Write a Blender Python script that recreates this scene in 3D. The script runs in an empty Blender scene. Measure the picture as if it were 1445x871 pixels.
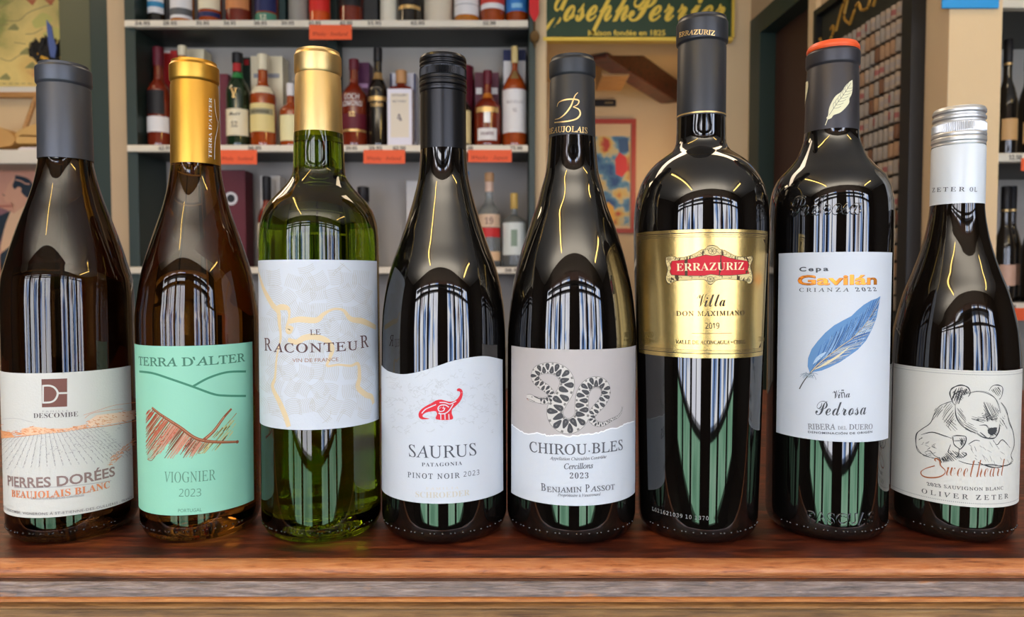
import bpy, bmesh, math, random
from mathutils import Vector
random.seed(7)
C = bpy.context.scene.collection
S = bpy.context.scene
PI = math.pi
# ------------------------------------------------------------------ camera, world, light, exposure
CAMH, PITCH, F = 0.156, math.radians(2.3), 1000.0
cd = bpy.data.cameras.new('camera'); cam = bpy.data.objects.new('camera', cd); C.objects.link(cam)
cam.location = (0, 0, CAMH); cam.rotation_euler = (PI/2 - PITCH, 0, 0)
cd.sensor_width = 36; cd.lens = F/1445*36; cd.clip_start = 0.02
cd.dof.use_dof = True; cd.dof.focus_distance = 0.42; cd.dof.aperture_fstop = 12.5
S.camera = cam
S.view_settings.view_transform = 'Standard'; S.view_settings.look = 'None'
S.view_settings.gamma = 1; S.view_settings.use_curve_mapping = False; S.view_settings.exposure = -0.36
S.cycles.max_bounces = 10; S.cycles.transmission_bounces = 8; S.cycles.sample_clamp_indirect = 6
S.cycles.caustics_refractive = False; S.cycles.caustics_reflective = False
w = bpy.data.worlds.new('world'); S.world = w; w.use_nodes = True
w.node_tree.nodes['Background'].inputs[0].default_value = (0.9, 0.95, 1, 1)
w.node_tree.nodes['Background'].inputs[1].default_value = 0.3
WIN_L = 10.5
LAMP_L = 34.0

def area_lamp(name, loc, rot, sx, sy, power, col):
    l = bpy.data.lights.new(name, 'AREA'); l.shape = 'RECTANGLE'; l.size = sx; l.size_y = sy
    l.energy = power; l.color = col
    o = bpy.data.objects.new(name, l); C.objects.link(o); o.location = loc; o.rotation_euler = rot
    return o
# the shop's warm ceiling lights above the shelves, and the lamp of the room behind the doorway
area_lamp('shop_ceiling_light', (-0.75, 1.35, 1.42), (math.radians(-28), 0, 0), 1.9, 0.25, 15, (1, 0.80, 0.58))
area_lamp('shop_ceiling_light', (-1.75, 1.9, 1.42), (math.radians(-20), 0, 0), 0.6, 0.3, 8, (1, 0.74, 0.45))
area_lamp('shop_ceiling_light', (0.75, 1.0, 1.42), (math.radians(-20), 0, 0), 0.7, 0.25, 7, (1, 0.78, 0.5))
area_lamp('back_room_light', (0.62, 2.62, 0.55), (math.radians(115), 0, math.radians(60)), 0.2, 0.2, 1.2, (1, 0.72, 0.42))
area_lamp('added_ceiling_fill', (-0.2, -1.4, 0.92), (PI+0.45, 0, 0), 3.6, 0.08, 120, (1, 0.96, 0.9))  # added fill light, brightens the ceiling that the bottle glass reflects

# ------------------------------------------------------------------ helpers
def at(px, py, Y):
    u = (px-722.5)/F; v = (435.5-py)/F
    k = math.cos(PITCH) + v*math.sin(PITCH)
    t = Y/k
    return Vector((u*t, Y, CAMH + t*(v*math.cos(PITCH) - math.sin(PITCH))))
def sx(px, Y, py=300): return at(px, py, Y).x
def sz(py, Y): return at(722, py, Y).z
def lin(c):
    o = []
    for x in c:
        x = x/255.0
        o.append(x/12.92 if x <= 0.04045 else ((x+0.055)/1.055)**2.4)
    return (o[0], o[1], o[2], 1)
MATS = {}
def mat(name, rgb, rough=0.5, metal=0.0, spec=0.5, ior=1.5, trans=0.0, coat=0.0, var=0.0, vscale=30, bump=0.0, bscale=200, emit=None):
    if name in MATS: return MATS[name]
    m = bpy.data.materials.new(name); m.use_nodes = True
    nt = m.node_tree; b = nt.nodes['Principled BSDF']
    b.inputs['Base Color'].default_value = lin(rgb); b.inputs['Roughness'].default_value = rough
    b.inputs['Metallic'].default_value = metal; b.inputs['Specular IOR Level'].default_value = spec
    b.inputs['IOR'].default_value = ior; b.inputs['Transmission Weight'].default_value = trans
    b.inputs['Coat Weight'].default_value = coat; b.inputs['Coat Roughness'].default_value = 0.05
    if var or bump:
        tc = nt.nodes.new('ShaderNodeTexCoord')
        n = nt.nodes.new('ShaderNodeTexNoise'); n.inputs['Scale'].default_value = vscale; n.inputs['Detail'].default_value = 4
        nt.links.new(tc.outputs['Object'], n.inputs['Vector'])
        if var:
            mx = nt.nodes.new('ShaderNodeMix'); mx.data_type = 'RGBA'
            l = lin(rgb)
            mx.inputs[6].default_value = tuple(c*(1-var) for c in l[:3])+(1,)
            mx.inputs[7].default_value = tuple(min(1, c*(1+var)) for c in l[:3])+(1,)
            nt.links.new(n.outputs['Fac'], mx.inputs[0]); nt.links.new(mx.outputs[2], b.inputs['Base Color'])
        if bump:
            n2 = nt.nodes.new('ShaderNodeTexNoise'); n2.inputs['Scale'].default_value = bscale
            nt.links.new(tc.outputs['Object'], n2.inputs['Vector'])
            bp = nt.nodes.new('ShaderNodeBump'); bp.inputs['Strength'].default_value = bump; bp.inputs['Distance'].default_value = 0.001
            nt.links.new(n2.outputs['Fac'], bp.inputs['Height']); nt.links.new(bp.outputs['Normal'], b.inputs['Normal'])
    if emit:
        b.inputs['Emission Color'].default_value = lin(rgb); b.inputs['Emission Strength'].default_value = emit
    MATS[name] = m
    return m
def ink(rgb): return mat('ink_%02x%02x%02x' % tuple(rgb), rgb, 0.55, spec=0.3)
def foil(rgb): return mat('foil_%02x%02x%02x' % tuple(rgb), rgb, 0.28, metal=1.0)

def obj(name, bm, mats, parent=None, smooth=None, rec=True):
    me = bpy.data.meshes.new(name)
    if rec: bmesh.ops.recalc_face_normals(bm, faces=bm.faces)
    bm.to_mesh(me); bm.free()
    if not isinstance(mats, (list, tuple)): mats = [mats]
    for m in mats: me.materials.append(m)
    if smooth is not None:
        me.polygons.foreach_set('use_smooth', [True]*len(me.polygons))
        me.set_sharp_from_angle(angle=math.radians(smooth))
    o = bpy.data.objects.new(name, me); C.objects.link(o)
    if parent: o.parent = parent
    return o
def tag(o, label, cat, group=None):
    o['label'] = label; o['category'] = cat
    if group: o['group'] = group
    return o
def thing(name, label, cat, loc=(0, 0, 0), group=None, rz=0):
    o = bpy.data.objects.new(name, None); C.objects.link(o); o.location = loc; o.rotation_euler = (0, 0, rz)
    o.empty_display_size = 0.02
    return tag(o, label, cat, group)
def struct(name, bm, m, parent=None, smooth=None):
    o = obj(name, bm, m, parent, smooth)
    if not parent: o['kind'] = 'structure'
    return o
def box(bm, x0, x1, y0, y1, z0, z1, mi=0, bev=0.0):
    vs = [bm.verts.new(p) for p in ((x0,y0,z0),(x1,y0,z0),(x1,y1,z0),(x0,y1,z0),(x0,y0,z1),(x1,y0,z1),(x1,y1,z1),(x0,y1,z1))]
    fs = [bm.faces.new([vs[i] for i in q]) for q in ((0,3,2,1),(4,5,6,7),(0,1,5,4),(1,2,6,5),(2,3,7,6),(3,0,4,7))]
    for f in fs: f.material_index = mi
    if bev:
        es = set(e for f in fs for e in f.edges)
        r = bmesh.ops.bevel(bm, geom=list(es), offset=bev, segments=2, affect='EDGES', profile=0.5)
        for f in r['faces']: f.material_index = mi
def prism(bm, pts, y0, y1, mi=0):          # polygon in x,z extruded along y
    a = [bm.verts.new((x, y0, z)) for x, z in pts]; b = [bm.verts.new((x, y1, z)) for x, z in pts]
    n = len(pts); fs = [bm.faces.new(a), bm.faces.new(b[::-1])]
    for i in range(n): fs.append(bm.faces.new((a[i], a[(i+1) % n], b[(i+1) % n], b[i])))
    for f in fs: f.material_index = mi
def tube(bm, pts, r, n=8, mi=0):
    rings = []
    pts = [Vector(p) for p in pts]
    for i, p in enumerate(pts):
        d = (pts[min(i+1, len(pts)-1)] - pts[max(i-1, 0)]).normalized()
        a = d.orthogonal().normalized() if abs(d.z) < .99 else Vector((1, 0, 0))
        b = d.cross(a).normalized(); a = b.cross(d)
        rr = r[i] if isinstance(r, (list, tuple)) else r
        rings.append([bm.verts.new(p + a*rr*math.cos(t*2*PI/n) + b*rr*math.sin(t*2*PI/n)) for t in range(n)])
    for i in range(len(rings)-1):
        for j in range(n):
            f = bm.faces.new((rings[i][j], rings[i][(j+1) % n], rings[i+1][(j+1) % n], rings[i+1][j])); f.material_index = mi
    for rg in (rings[0][::-1], rings[-1]):
        f = bm.faces.new(rg); f.material_index = mi
def lathe(bm, prof, n=64, mi=0, cx=0, cy=0):  # prof: (r,z) bottom to top
    rings = []
    for r, z in prof:
        if r < 1e-6: rings.append([bm.verts.new((cx, cy, z))])
        else: rings.append([bm.verts.new((cx+r*math.cos(2*PI*i/n), cy+r*math.sin(2*PI*i/n), z)) for i in range(n)])
    for a, b in zip(rings, rings[1:]):
        for i in range(n):
            j = (i+1) % n
            if len(a) == 1 and len(b) == 1: continue
            if len(a) == 1: f = bm.faces.new((a[0], b[j], b[i]))
            elif len(b) == 1: f = bm.faces.new((a[i], a[j], b[0]))
            else: f = bm.faces.new((a[i], a[j], b[j], b[i]))
            f.material_index = mi
def smoothprof(pts, n=60):                  # pts (z, r) rising z: monotone cubic
    zs = [p[0] for p in pts]; rs = [p[1] for p in pts]; N = len(pts)
    d = [(rs[i+1]-rs[i])/(zs[i+1]-zs[i]) for i in range(N-1)]
    m = [d[0]] + [0 if d[i-1]*d[i] <= 0 else 2*d[i-1]*d[i]/(d[i-1]+d[i]) for i in range(1, N-1)] + [d[-1]]
    def f(z):
        if z <= zs[0]: return rs[0]
        if z >= zs[-1]: return rs[-1]
        i = 0
        while z > zs[i+1]: i += 1
        h = zs[i+1]-zs[i]; t = (z-zs[i])/h
        return rs[i]*(2*t**3-3*t*t+1)+h*m[i]*(t**3-2*t*t+t)+rs[i+1]*(3*t*t-2*t**3)+h*m[i+1]*(t**3-t*t)
    return f
def catmull(pts, n=8):
    out = []
    P = [pts[0]] + list(pts) + [pts[-1]]
    for i in range(1, len(P)-2):
        for k in range(n):
            t = k/n
            out.append(tuple(0.5*(2*P[i][c]+(P[i+1][c]-P[i-1][c])*t+(2*P[i-1][c]-5*P[i][c]+4*P[i+1][c]-P[i+2][c])*t*t+(3*P[i][c]-P[i-1][c]-3*P[i+1][c]+P[i+2][c])*t**3) for c in range(len(P[i]))))
    out.append(tuple(pts[-1]))
    return out

# --- lettering -----------------------------------------------------------------------------------
def conv(s, style):
    U = {'serif': (0x1d434, 0x1d41a, 0x1d7ce), 'bold': (0x1d400, 0x1d41a, 0x1d7ce), 'ital': (0x1d434, 0x1d44e, 0x1d7ce),
         'script': (0x1d4d0, 0x1d4ea, 0), 'msans': (0x1d5a0, 0x1d5ba, 0x1d7e2), 'mono': (0x1d670, 0x1d68a, 0x1d7f6)}.get(style)
    if not U: return s
    o = ''
    for c in s:
        if 'A' <= c <= 'Z': o += chr(U[0]+ord(c)-65)
        elif c == 'h' and style == 'ital': o += c
        elif 'a' <= c <= 'z': o += chr(U[1]+ord(c)-97)
        elif c.isdigit() and U[2]: o += chr(U[2]+ord(c)-48)
        else: o += c
    return o
TC = {}
def glyphs(s, style, off=0.0, sp=1.0, ext=0.0, bev=0.0):
    key = (s, style, off, sp, ext)
    if key in TC: return TC[key]
    cu = bpy.data.curves.new('lettering', 'FONT'); cu.body = conv(s, style); cu.offset = off; cu.space_character = sp
    cu.resolution_u = 3; cu.extrude = ext; cu.bevel_depth = bev
    o = bpy.data.objects.new('lettering', cu); C.objects.link(o)
    dg = bpy.context.evaluated_depsgraph_get()
    me = bpy.data.meshes.new_from_object(o.evaluated_get(dg))
    vs = [tuple(v.co) for v in me.vertices]; fs = [tuple(p.vertices) for p in me.polygons]
    bpy.data.objects.remove(o); bpy.data.curves.remove(cu); bpy.data.meshes.remove(me)
    if style == 'serif': vs = [(x-0.27*y, y, z) for x, y, z in vs]
    TC[key] = (vs, fs)
    return TC[key]
def capheight(style, off=0.0):
    v = glyphs('E', style, off)[0]
    return max(p[1] for p in v) - min(p[1] for p in v) if v else 0.7

class Sheet:
    """ink and paper laid out flat (u = arc length, v = height, w = lift), then wrapped round an upright body"""
    def __init__(s, X0, Y0, rfun, Rref):
        s.X0, s.Y0, s.rf, s.R = X0, Y0, rfun, Rref
        s.bm = bmesh.new(); s.mats = []; s.zoom = (1, 0, 0); s.lift = 0.0002; s.nl = 0; s.kind = ''
    def mi(s, m):
        if m not in s.mats: s.mats.append(m)
        return s.mats.index(m)
    def P(s, x, y):                          # a point read off the photograph, found on the curved surface
        k, ox, oy = s.zoom; px = x/k+ox; py = y/k+oy
        d = at(px, py, 1.0) - Vector((0, 0, CAMH))
        a = d.x*d.x+d.y*d.y; R = s.R
        for _ in range(3):
            b = -2*(d.x*s.X0+d.y*s.Y0); c = s.X0**2+s.Y0**2-R*R
            q = b*b-4*a*c
            t = (-b-math.sqrt(q))/(2*a) if q > 0 else -b/(2*a)
            z = CAMH+d.z*t; R = s.rf(z)
        return (s.R*math.atan2(d.x*t-s.X0, s.Y0-d.y*t), z)
    def px(s): return s.Y0/F*0.92/s.zoom[0]
    def face(s, pts, m, w):
        vs = [s.bm.verts.new((u, v, w)) for u, v in pts]
        try: f = s.bm.faces.new(vs)
        except ValueError: return
        f.material_index = s.mi(m)
        if len(vs) > 4: bmesh.ops.triangulate(s.bm, faces=[f])
    def up(s): s.lift += 0.000025; s.nl = 0
    def layer(s, kind=''):
        if kind != s.kind: s.up(); s.kind = kind
        s.nl += 1; return s.lift + (s.nl % 16)*0.0000015
    def sheet(s, u0, u1, vb, vt, m, n=60):   # vb, vt: heights or functions of u
        fb = vb if callable(vb) else (lambda u: vb); ft = vt if callable(vt) else (lambda u: vt)
        s.up(); w = s.layer('sheet'); us = [u0+(u1-u0)*i/n for i in range(n+1)]
        a = [s.bm.verts.new((u, fb(u), w)) for u in us]; b = [s.bm.verts.new((u, ft(u), w)) for u in us]
        for i in range(n):
            f = s.bm.faces.new((a[i], a[i+1], b[i+1], b[i])); f.material_index = s.mi(m)
    def poly(s, pts, m, smooth=0):
        if smooth: pts = catmull(list(pts)+[pts[0]], smooth)[:-1]
        s.face([s.P(*p) for p in pts], m, s.layer('poly'))
    def stroke(s, pts, wd, m, smooth=0, w=None, raw=False):
        if smooth: pts = catmull(pts, smooth)
        q = list(pts) if raw else [s.P(*p[:2]) for p in pts]
        w = w or s.layer('stroke'); k = 1 if raw else s.px(); L = []; Rr = []
        for i in range(len(q)):
            a, b = q[max(i-1, 0)], q[min(i+1, len(q)-1)]
            dx, dy = b[0]-a[0], b[1]-a[1]; l = math.hypot(dx, dy) or 1e-9
            h = (wd(i/(len(q)-1)) if callable(wd) else wd)*k/2
            L.append(s.bm.verts.new((q[i][0]-dy/l*h, q[i][1]+dx/l*h, w))); Rr.append(s.bm.verts.new((q[i][0]+dy/l*h, q[i][1]-dx/l*h, w)))
        for i in range(len(q)-1):
            f = s.bm.faces.new((Rr[i], Rr[i+1], L[i+1], L[i])); f.material_index = s.mi(m)
    def disc(s, x, y, r, m, w=None, n=12, ry=None):
        u, v = s.P(x, y); k = s.px()
        s.face([(u+r*k*math.cos(2*PI*i/n), v+(ry or r)*k*math.sin(2*PI*i/n)) for i in range(n)], m, w or s.layer('disc'))
    def text(s, t, p0, p1, cap, style, m, off=0.0, sp=1.0, w=None, ext=0, sag=0.0):
        vs, fs = glyphs(t, style, off, sp, ext, ext*0.5)
        if not vs: return
        x0 = min(p[0] for p in vs); x1 = max(p[0] for p in vs); ch = capheight(style, off)
        a = s.P(*p0); b = s.P(*p1); L = math.hypot(b[0]-a[0], b[1]-a[1]); e = ((b[0]-a[0])/L, (b[1]-a[1])/L)
        kx = L/(x1-x0); ky = cap*s.px()/ch; w = w or s.layer('text'); nv = []
        for x, y, z in vs:
            X = (x-x0)*kx; Y = y*ky
            nv.append(s.bm.verts.new((a[0]+e[0]*X-e[1]*Y, a[1]+e[1]*X+e[0]*Y, w+z*ky)))
        for f in fs:
            try: g = s.bm.faces.new([nv[i] for i in f])
            except ValueError: continue
            g.material_index = s.mi(m)
    def build(s, name, parent, step=0.0025, vstep=None):
        bm = s.bm
        us = [v.co.x for v in bm.verts]
        if not us: return None
        for ax, st in ((0, step), (1, vstep)):
            if not st: continue
            cs = [v.co[ax] for v in bm.verts]
            k = math.floor(min(cs)/st)+1
            while k*st < max(cs):
                no = (1, 0, 0) if ax == 0 else (0, 1, 0)
                co = tuple(k*st*c for c in no)
                bmesh.ops.bisect_plane(bm, geom=bm.verts[:]+bm.edges[:]+bm.faces[:], dist=1e-7, plane_co=co, plane_no=no)
                k += 1
        for v in bm.verts:
            u, z, wv = v.co; ph = u/s.R; r = s.rf(z)+wv
            v.co = (r*math.sin(ph), -r*math.cos(ph), z)
        return obj(name, bm, s.mats, parent, 40, rec=False)

# ------------------------------------------------------------------ materials of the place
M = {}
def woodmat(name, stops, scale=(1.2, 26, 26), rough=0.42, bump=0.25, wear=None, spec=0.5):
    m = bpy.data.materials.new(name); m.use_nodes = True; nt = m.node_tree; b = nt.nodes['Principled BSDF']
    tc = nt.nodes.new('ShaderNodeTexCoord'); mp = nt.nodes.new('ShaderNodeMapping'); mp.inputs['Scale'].default_value = scale
    nt.links.new(tc.outputs['Object'], mp.inputs['Vector'])
    n = nt.nodes.new('ShaderNodeTexNoise'); n.inputs['Scale'].default_value = 9; n.inputs['Detail'].default_value = 9; n.inputs['Roughness'].default_value = 0.65
    n.inputs['Distortion'].default_value = 0.4
    nt.links.new(mp.outputs['Vector'], n.inputs['Vector'])
    r = nt.nodes.new('ShaderNodeValToRGB'); e = r.color_ramp.elements
    while len(e) < len(stops): e.new(0.5)
    for el, (p, c) in zip(e, stops): el.position = p; el.color = lin(c)
    nt.links.new(n.outputs['Fac'], r.inputs['Fac']); col = r.outputs['Color']
    if wear:
        n3 = nt.nodes.new('ShaderNodeTexNoise'); n3.inputs['Scale'].default_value = wear[1]; n3.inputs['Detail'].default_value = 5
        mp3 = nt.nodes.new('ShaderNodeMapping'); mp3.inputs['Scale'].default_value = (0.5, 2, 2); nt.links.new(tc.outputs['Object'], mp3.inputs['Vector'])
        nt.links.new(mp3.outputs['Vector'], n3.inputs['Vector'])
        r3 = nt.nodes.new('ShaderNodeValToRGB'); r3.color_ramp.elements[0].position = wear[2]; r3.color_ramp.elements[1].position = wear[2]+0.07
        nt.links.new(n3.outputs['Fac'], r3.inputs['Fac'])
        mx = nt.nodes.new('ShaderNodeMix'); mx.data_type = 'RGBA'; mx.inputs[7].default_value = lin(wear[0])
        nt.links.new(r3.outputs['Color'], mx.inputs[0]); nt.links.new(col, mx.inputs[6]); col = mx.outputs[2]
    nt.links.new(col, b.inputs['Base Color']); b.inputs['Roughness'].default_value = rough; b.inputs['Specular IOR Level'].default_value = spec
    bp = nt.nodes.new('ShaderNodeBump'); bp.inputs['Strength'].default_value = bump; bp.inputs['Distance'].default_value = 0.002
    nt.links.new(n.outputs['Fac'], bp.inputs['Height']); nt.links.new(bp.outputs['Normal'], b.inputs['Normal'])
    return m
M['wood_top'] = woodmat('dark_red_wood', [(0.32, (34, 12, 7)), (0.5, (82, 34, 18)), (0.66, (124, 60, 32))], scale=(3, 16, 16), rough=0.4, wear=((48, 24, 16), 22, 0.56))
M['wood_nose'] = woodmat('orange_worn_wood', [(0.3, (84, 42, 22)), (0.42, (166, 96, 52)), (0.7, (200, 136, 88))], scale=(6, 60, 60), rough=0.35, wear=((74, 42, 24), 16, 0.6))
M['wood_grey'] = woodmat('grey_brown_worn_wood', [(0.3, (50, 38, 32)), (0.5, (104, 84, 76)), (0.7, (146, 126, 116))], scale=(5, 60, 60), rough=0.26, bump=0.5, wear=((160, 104, 56), 44, 0.66), spec=0.9)
M['wood_edge'] = woodmat('raw_orange_wood', [(0.3, (132, 70, 30)), (0.55, (184, 116, 56)), (0.75, (206, 146, 84))], scale=(4, 40, 40), rough=0.5)
M['wood_dull'] = woodmat('dull_tan_wood', [(0.3, (82, 52, 26)), (0.55, (138, 98, 54)), (0.75, (164, 124, 74))], scale=(3, 40, 40), rough=0.5)
M['wood_oak'] = woodmat('pale_oak', [(0.3, (150, 100, 50)), (0.6, (196, 146, 86)), (0.8, (214, 170, 112))], rough=0.5)
M['cream'] = mat('cream_wall_paint', (214, 186, 144), 0.7, var=0.06, vscale=6, bump=0.15)
M['beige'] = mat('beige_wall_paint', (190, 164, 130), 0.7, var=0.06, vscale=6, bump=0.15)
M['white_paint'] = mat('white_paint', (222, 214, 200), 0.7, var=0.04, vscale=5)
M['green'] = mat('dark_green_paint', (36, 52, 46), 0.45, var=0.1, vscale=8)
M['olive'] = mat('olive_green_paint', (78, 80, 56), 0.5, var=0.08, vscale=8)
M['greyback'] = mat('grey_back_panel', (164, 157, 148), 0.6, var=0.05, vscale=5)
M['shelfedge'] = mat('cream_shelf_edge', (226, 216, 196), 0.45, var=0.04, vscale=20)
M['shelfdark'] = mat('dark_green_shelf_board', (44, 48, 44), 0.5, var=0.1)
M['orange'] = mat('orange_card', (238, 92, 40), 0.6, var=0.04)
M['brown_door'] = mat('dark_brown_door', (62, 36, 24), 0.5, var=0.15)
M['black'] = mat('black_paint', (20, 20, 20), 0.4, var=0.1)
M['floor'] = woodmat('floor_boards', [(0.3, (34, 24, 18)), (0.6, (56, 40, 28)), (0.8, (70, 50, 36))], rough=0.6)
M['dark_wall'] = mat('dark_panelled_wall', (52, 42, 34), 0.6, var=0.2, vscale=6)

# ------------------------------------------------------------------ the setting
SY = 2.2            # depth of the shelf fronts
bm = bmesh.new(); box(bm, -3.4, 3.4, -2.2, 4.2, -1.06, -1.0); struct('floor', bm, M['floor'])
bm = bmesh.new(); box(bm, -3.4, 3.4, -2.2, 2.62, 1.5, 1.56); struct('ceiling', bm, M['white_paint'])
bm = bmesh.new(); box(bm, -3.46, -3.4, -2.2, 2.7, -1.0, 1.5); struct('wall_left', bm, M['dark_wall'])
# back wall: alcove wall on the left, strip beside the shelves, doorway with lintel
xd0, xd1 = sx(770, 2.25), sx(1003, 2.25)
zl = sz(57, 2.25)
bm = bmesh.new()
box(bm, -3.4, sx(92, 2.6), 2.6, 2.68, -1.0, 1.5)
struct('wall_alcove', bm, M['cream'])
bm = bmesh.new()
box(bm, sx(148, 2.42), xd0-0.001, 2.4, 2.48, -1.0, 1.5)
struct('wall_back', bm, M['beige'])
bm = bmesh.new()
box(bm, sx(753, 2.22), xd0, 2.22, 2.4, -1.0, 1.5); struct('trim_1', bm, M['cream'])
bm = bmesh.new(); box(bm, xd0, xd1, 2.25, 2.4, zl, 1.5); struct('wall_lintel', bm, M['cream'])
bm = bmesh.new(); box(bm, xd1, 0.80, 2.25, 2.4, -1.0, 1.5); struct('wall_pier', bm, M['cream'])
# room behind the doorway
bm = bmesh.new(); box(bm, 0.0, 1.2, 2.98, 3.05, -1.0, 1.2); struct('wall_back_room', bm, M['cream'])
bm = bmesh.new(); box(bm, 0.0, 1.2, 2.4, 3.05, 0.98, 1.04); struct('ceiling_back_room', bm, M['cream'])
bm = bmesh.new(); box(bm, 0.72, 0.78, 2.4, 2.98, -1.0, 0.98); struct('wall_back_room_side', bm, M['cream'])
o = tag(obj('ceiling_beam', bmesh.new(), M['wood_oak']), 'pale wooden beam block under the ceiling beyond the doorway', 'beam')
bm = bmesh.new(); xa, xb = sx(846, 2.6), sx(884, 2.6); box(bm, xa, xb, 2.55, 2.75, sz(113, 2.6), 0.98, bev=0.004)
bm.to_mesh(o.data); bm.free()
bm = bmesh.new()
xa = sx(890, 2.6); box(bm, 0, 0.07, -0.35, 0.35, 0, 0.09, bev=0.004)
o = obj('ceiling_joist', bm, M['wood_top']); o.location = (sx(893, 2.6), 2.7, 0.89); o.rotation_euler = (0, 0, math.radians(-32))
tag(o, 'dark brown slanting joist under the ceiling beyond the doorway', 'beam')
# left jamb: olive board with a dark green edge, beige wall strip
bm = bmesh.new(); box(bm, sx(86, 2.3, 150), sx(136, 2.3, 150), 2.3, 2.40, -1.0, 1.5, 0, bev=0.003)
struct('trim_2', bm, M['olive'])
bm = bmesh.new(); box(bm, sx(136, 2.3, 150)+0.001, sx(157, 2.27, 150), 2.27, 2.40, -1.0, 1.5, 0, bev=0.004)
struct('trim_3', bm, M['green'])
bm = bmesh.new(); box(bm, sx(157, 2.27, 150)+0.001, sx(181, 2.2)-0.001, 2.255, 2.3995, -1.0, 1.5, 0, bev=0.002)
struct('trim_6', bm, M['beige'])

# right partition (runs towards the camera), door in it, pillar
def wy(px): return 0.9086/((px-722.5)/F+0.072)
def wp(Y, out=0.0):           # point on the partition's face, moved out from it towards the room
    n = Vector((-1, -0.072)).normalized()
    return (0.9086-0.072*Y+n.x*out, Y+n.y*out)
def wall_piece(bm, Ya, Yb, z0, z1, o0=0.0, o1=-0.06, mi=0):
    a, b, c, d = wp(Ya, o0), wp(Yb, o0), wp(Yb, o1), wp(Ya, o1)
    vs = [bm.verts.new((p[0], p[1], z)) for z in (z0, z1) for p in (a, b, c, d)]
    for q in ((0,3,2,1),(4,5,6,7),(0,1,5,4),(1,2,6,5),(2,3,7,6),(3,0,4,7)):
        f = bm.faces.new([vs[i] for i in q]); f.material_index = mi
YD0, YD1, YP = 2.235, wy(1141), wy(1330)
ZD = at(722, 36, 2.27).z
bm = bmesh.new(); wall_piece(bm, 2.25, YD0, -1, 1.5); wall_piece(bm, YD0, YD1, ZD, 1.5); wall_piece(bm, YD1, YP, -1, 1.5)
struct('wall_right', bm, M['beige'])
bm = bmesh.new()
wall_piece(bm, YD0, YD0-0.075, -1, ZD, 0.008, -0.058); wall_piece(bm, YD0-0.075, YD1, ZD-0.06, ZD, 0.008, -0.058); wall_piece(bm, YD1+0.012, YD1, -1, ZD-0.06, 0.008, -0.058)
struct('trim_4', bm, M['green'])
bm = bmesh.new(); wall_piece(bm, YD0-0.077, YD1+0.014, -0.99, ZD-0.062, -0.04, -0.057); struct('door_1', bm, M['brown_door'])
bm = bmesh.new(); wall_piece(bm, YD1-0.002, wy(1152), -1, 1.45, 0.014, 0.001); struct('trim_5', bm, M['cream'])
xp0, _ = wp(YP); xp1 = sx(1407, YP)
bm = bmesh.new(); box(bm, xp0+0.001, xp1, YP, YP+0.1, -1.0, 1.5); struct('wall_pillar', bm, M['cream'])
bm = bmesh.new(); box(bm, xp1+0.002, 2.2, 1.9, 1.96, -1.0, 1.5); struct('wall_shelf_side', bm, M['greyback'])

# window wall behind the photographer: the daylight that lights the bottles and shines back from their glass
def winmat(name, cols, scale, L, seed):
    m = bpy.data.materials.new(name); m.use_nodes = True; nt = m.node_tree; b = nt.nodes['Principled BSDF']
    tc = nt.nodes.new('ShaderNodeTexCoord'); mp = nt.nodes.new('ShaderNodeMapping'); mp.inputs['Scale'].default_value = scale
    mp.inputs['Location'].default_value = (seed, seed*1.7, 0)
    nt.links.new(tc.outputs['Object'], mp.inputs['Vector'])
    n = nt.nodes.new('ShaderNodeTexNoise'); n.inputs['Scale'].default_value = 2.2; n.inputs['Detail'].default_value = 3
    nt.links.new(mp.outputs['Vector'], n.inputs['Vector'])
    r = nt.nodes.new('ShaderNodeValToRGB'); e = r.color_ramp.elements; r.color_ramp.interpolation = 'LINEAR'
    while len(e) < len(cols): e.new(0.5)
    for el, (p, c) in zip(e, cols): el.position = p; el.color = lin(c)
    nt.links.new(n.outputs['Fac'], r.inputs['Fac']); nt.links.new(r.outputs['Color'], b.inputs['Emission Color'])
    b.inputs['Emission Strength'].default_value = L; b.inputs['Base Color'].default_value = (0.02, 0.02, 0.02, 1); b.inputs['Roughness'].default_value = 0.1
    return m
WY = -1.6
bm = bmesh.new()
box(bm, -3.4, -2.55, WY-0.1, WY, -1, 1.5); box(bm, 2.55, 3.4, WY-0.1, WY, -1, 1.5); box(bm, -2.55, 2.55, WY-0.1, WY, 1.15, 1.5); box(bm, -2.55, 2.55, WY-0.1, WY, -1, -0.85)
struct('wall_front', bm, M['dark_wall'])
bm = bmesh.new(); box(bm, 3.4, 3.46, -2.2, 2.0, -1.0, 1.5); struct('wall_right_far', bm, M['dark_wall'])
edges = [-2.55, -1.75, -0.95, -0.2, 0.32, 0.9, 1.7, 2.55]
k = 0
darkwood = mat('dark_window_wood', (46, 30, 24), 0.4, var=0.15)
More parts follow.
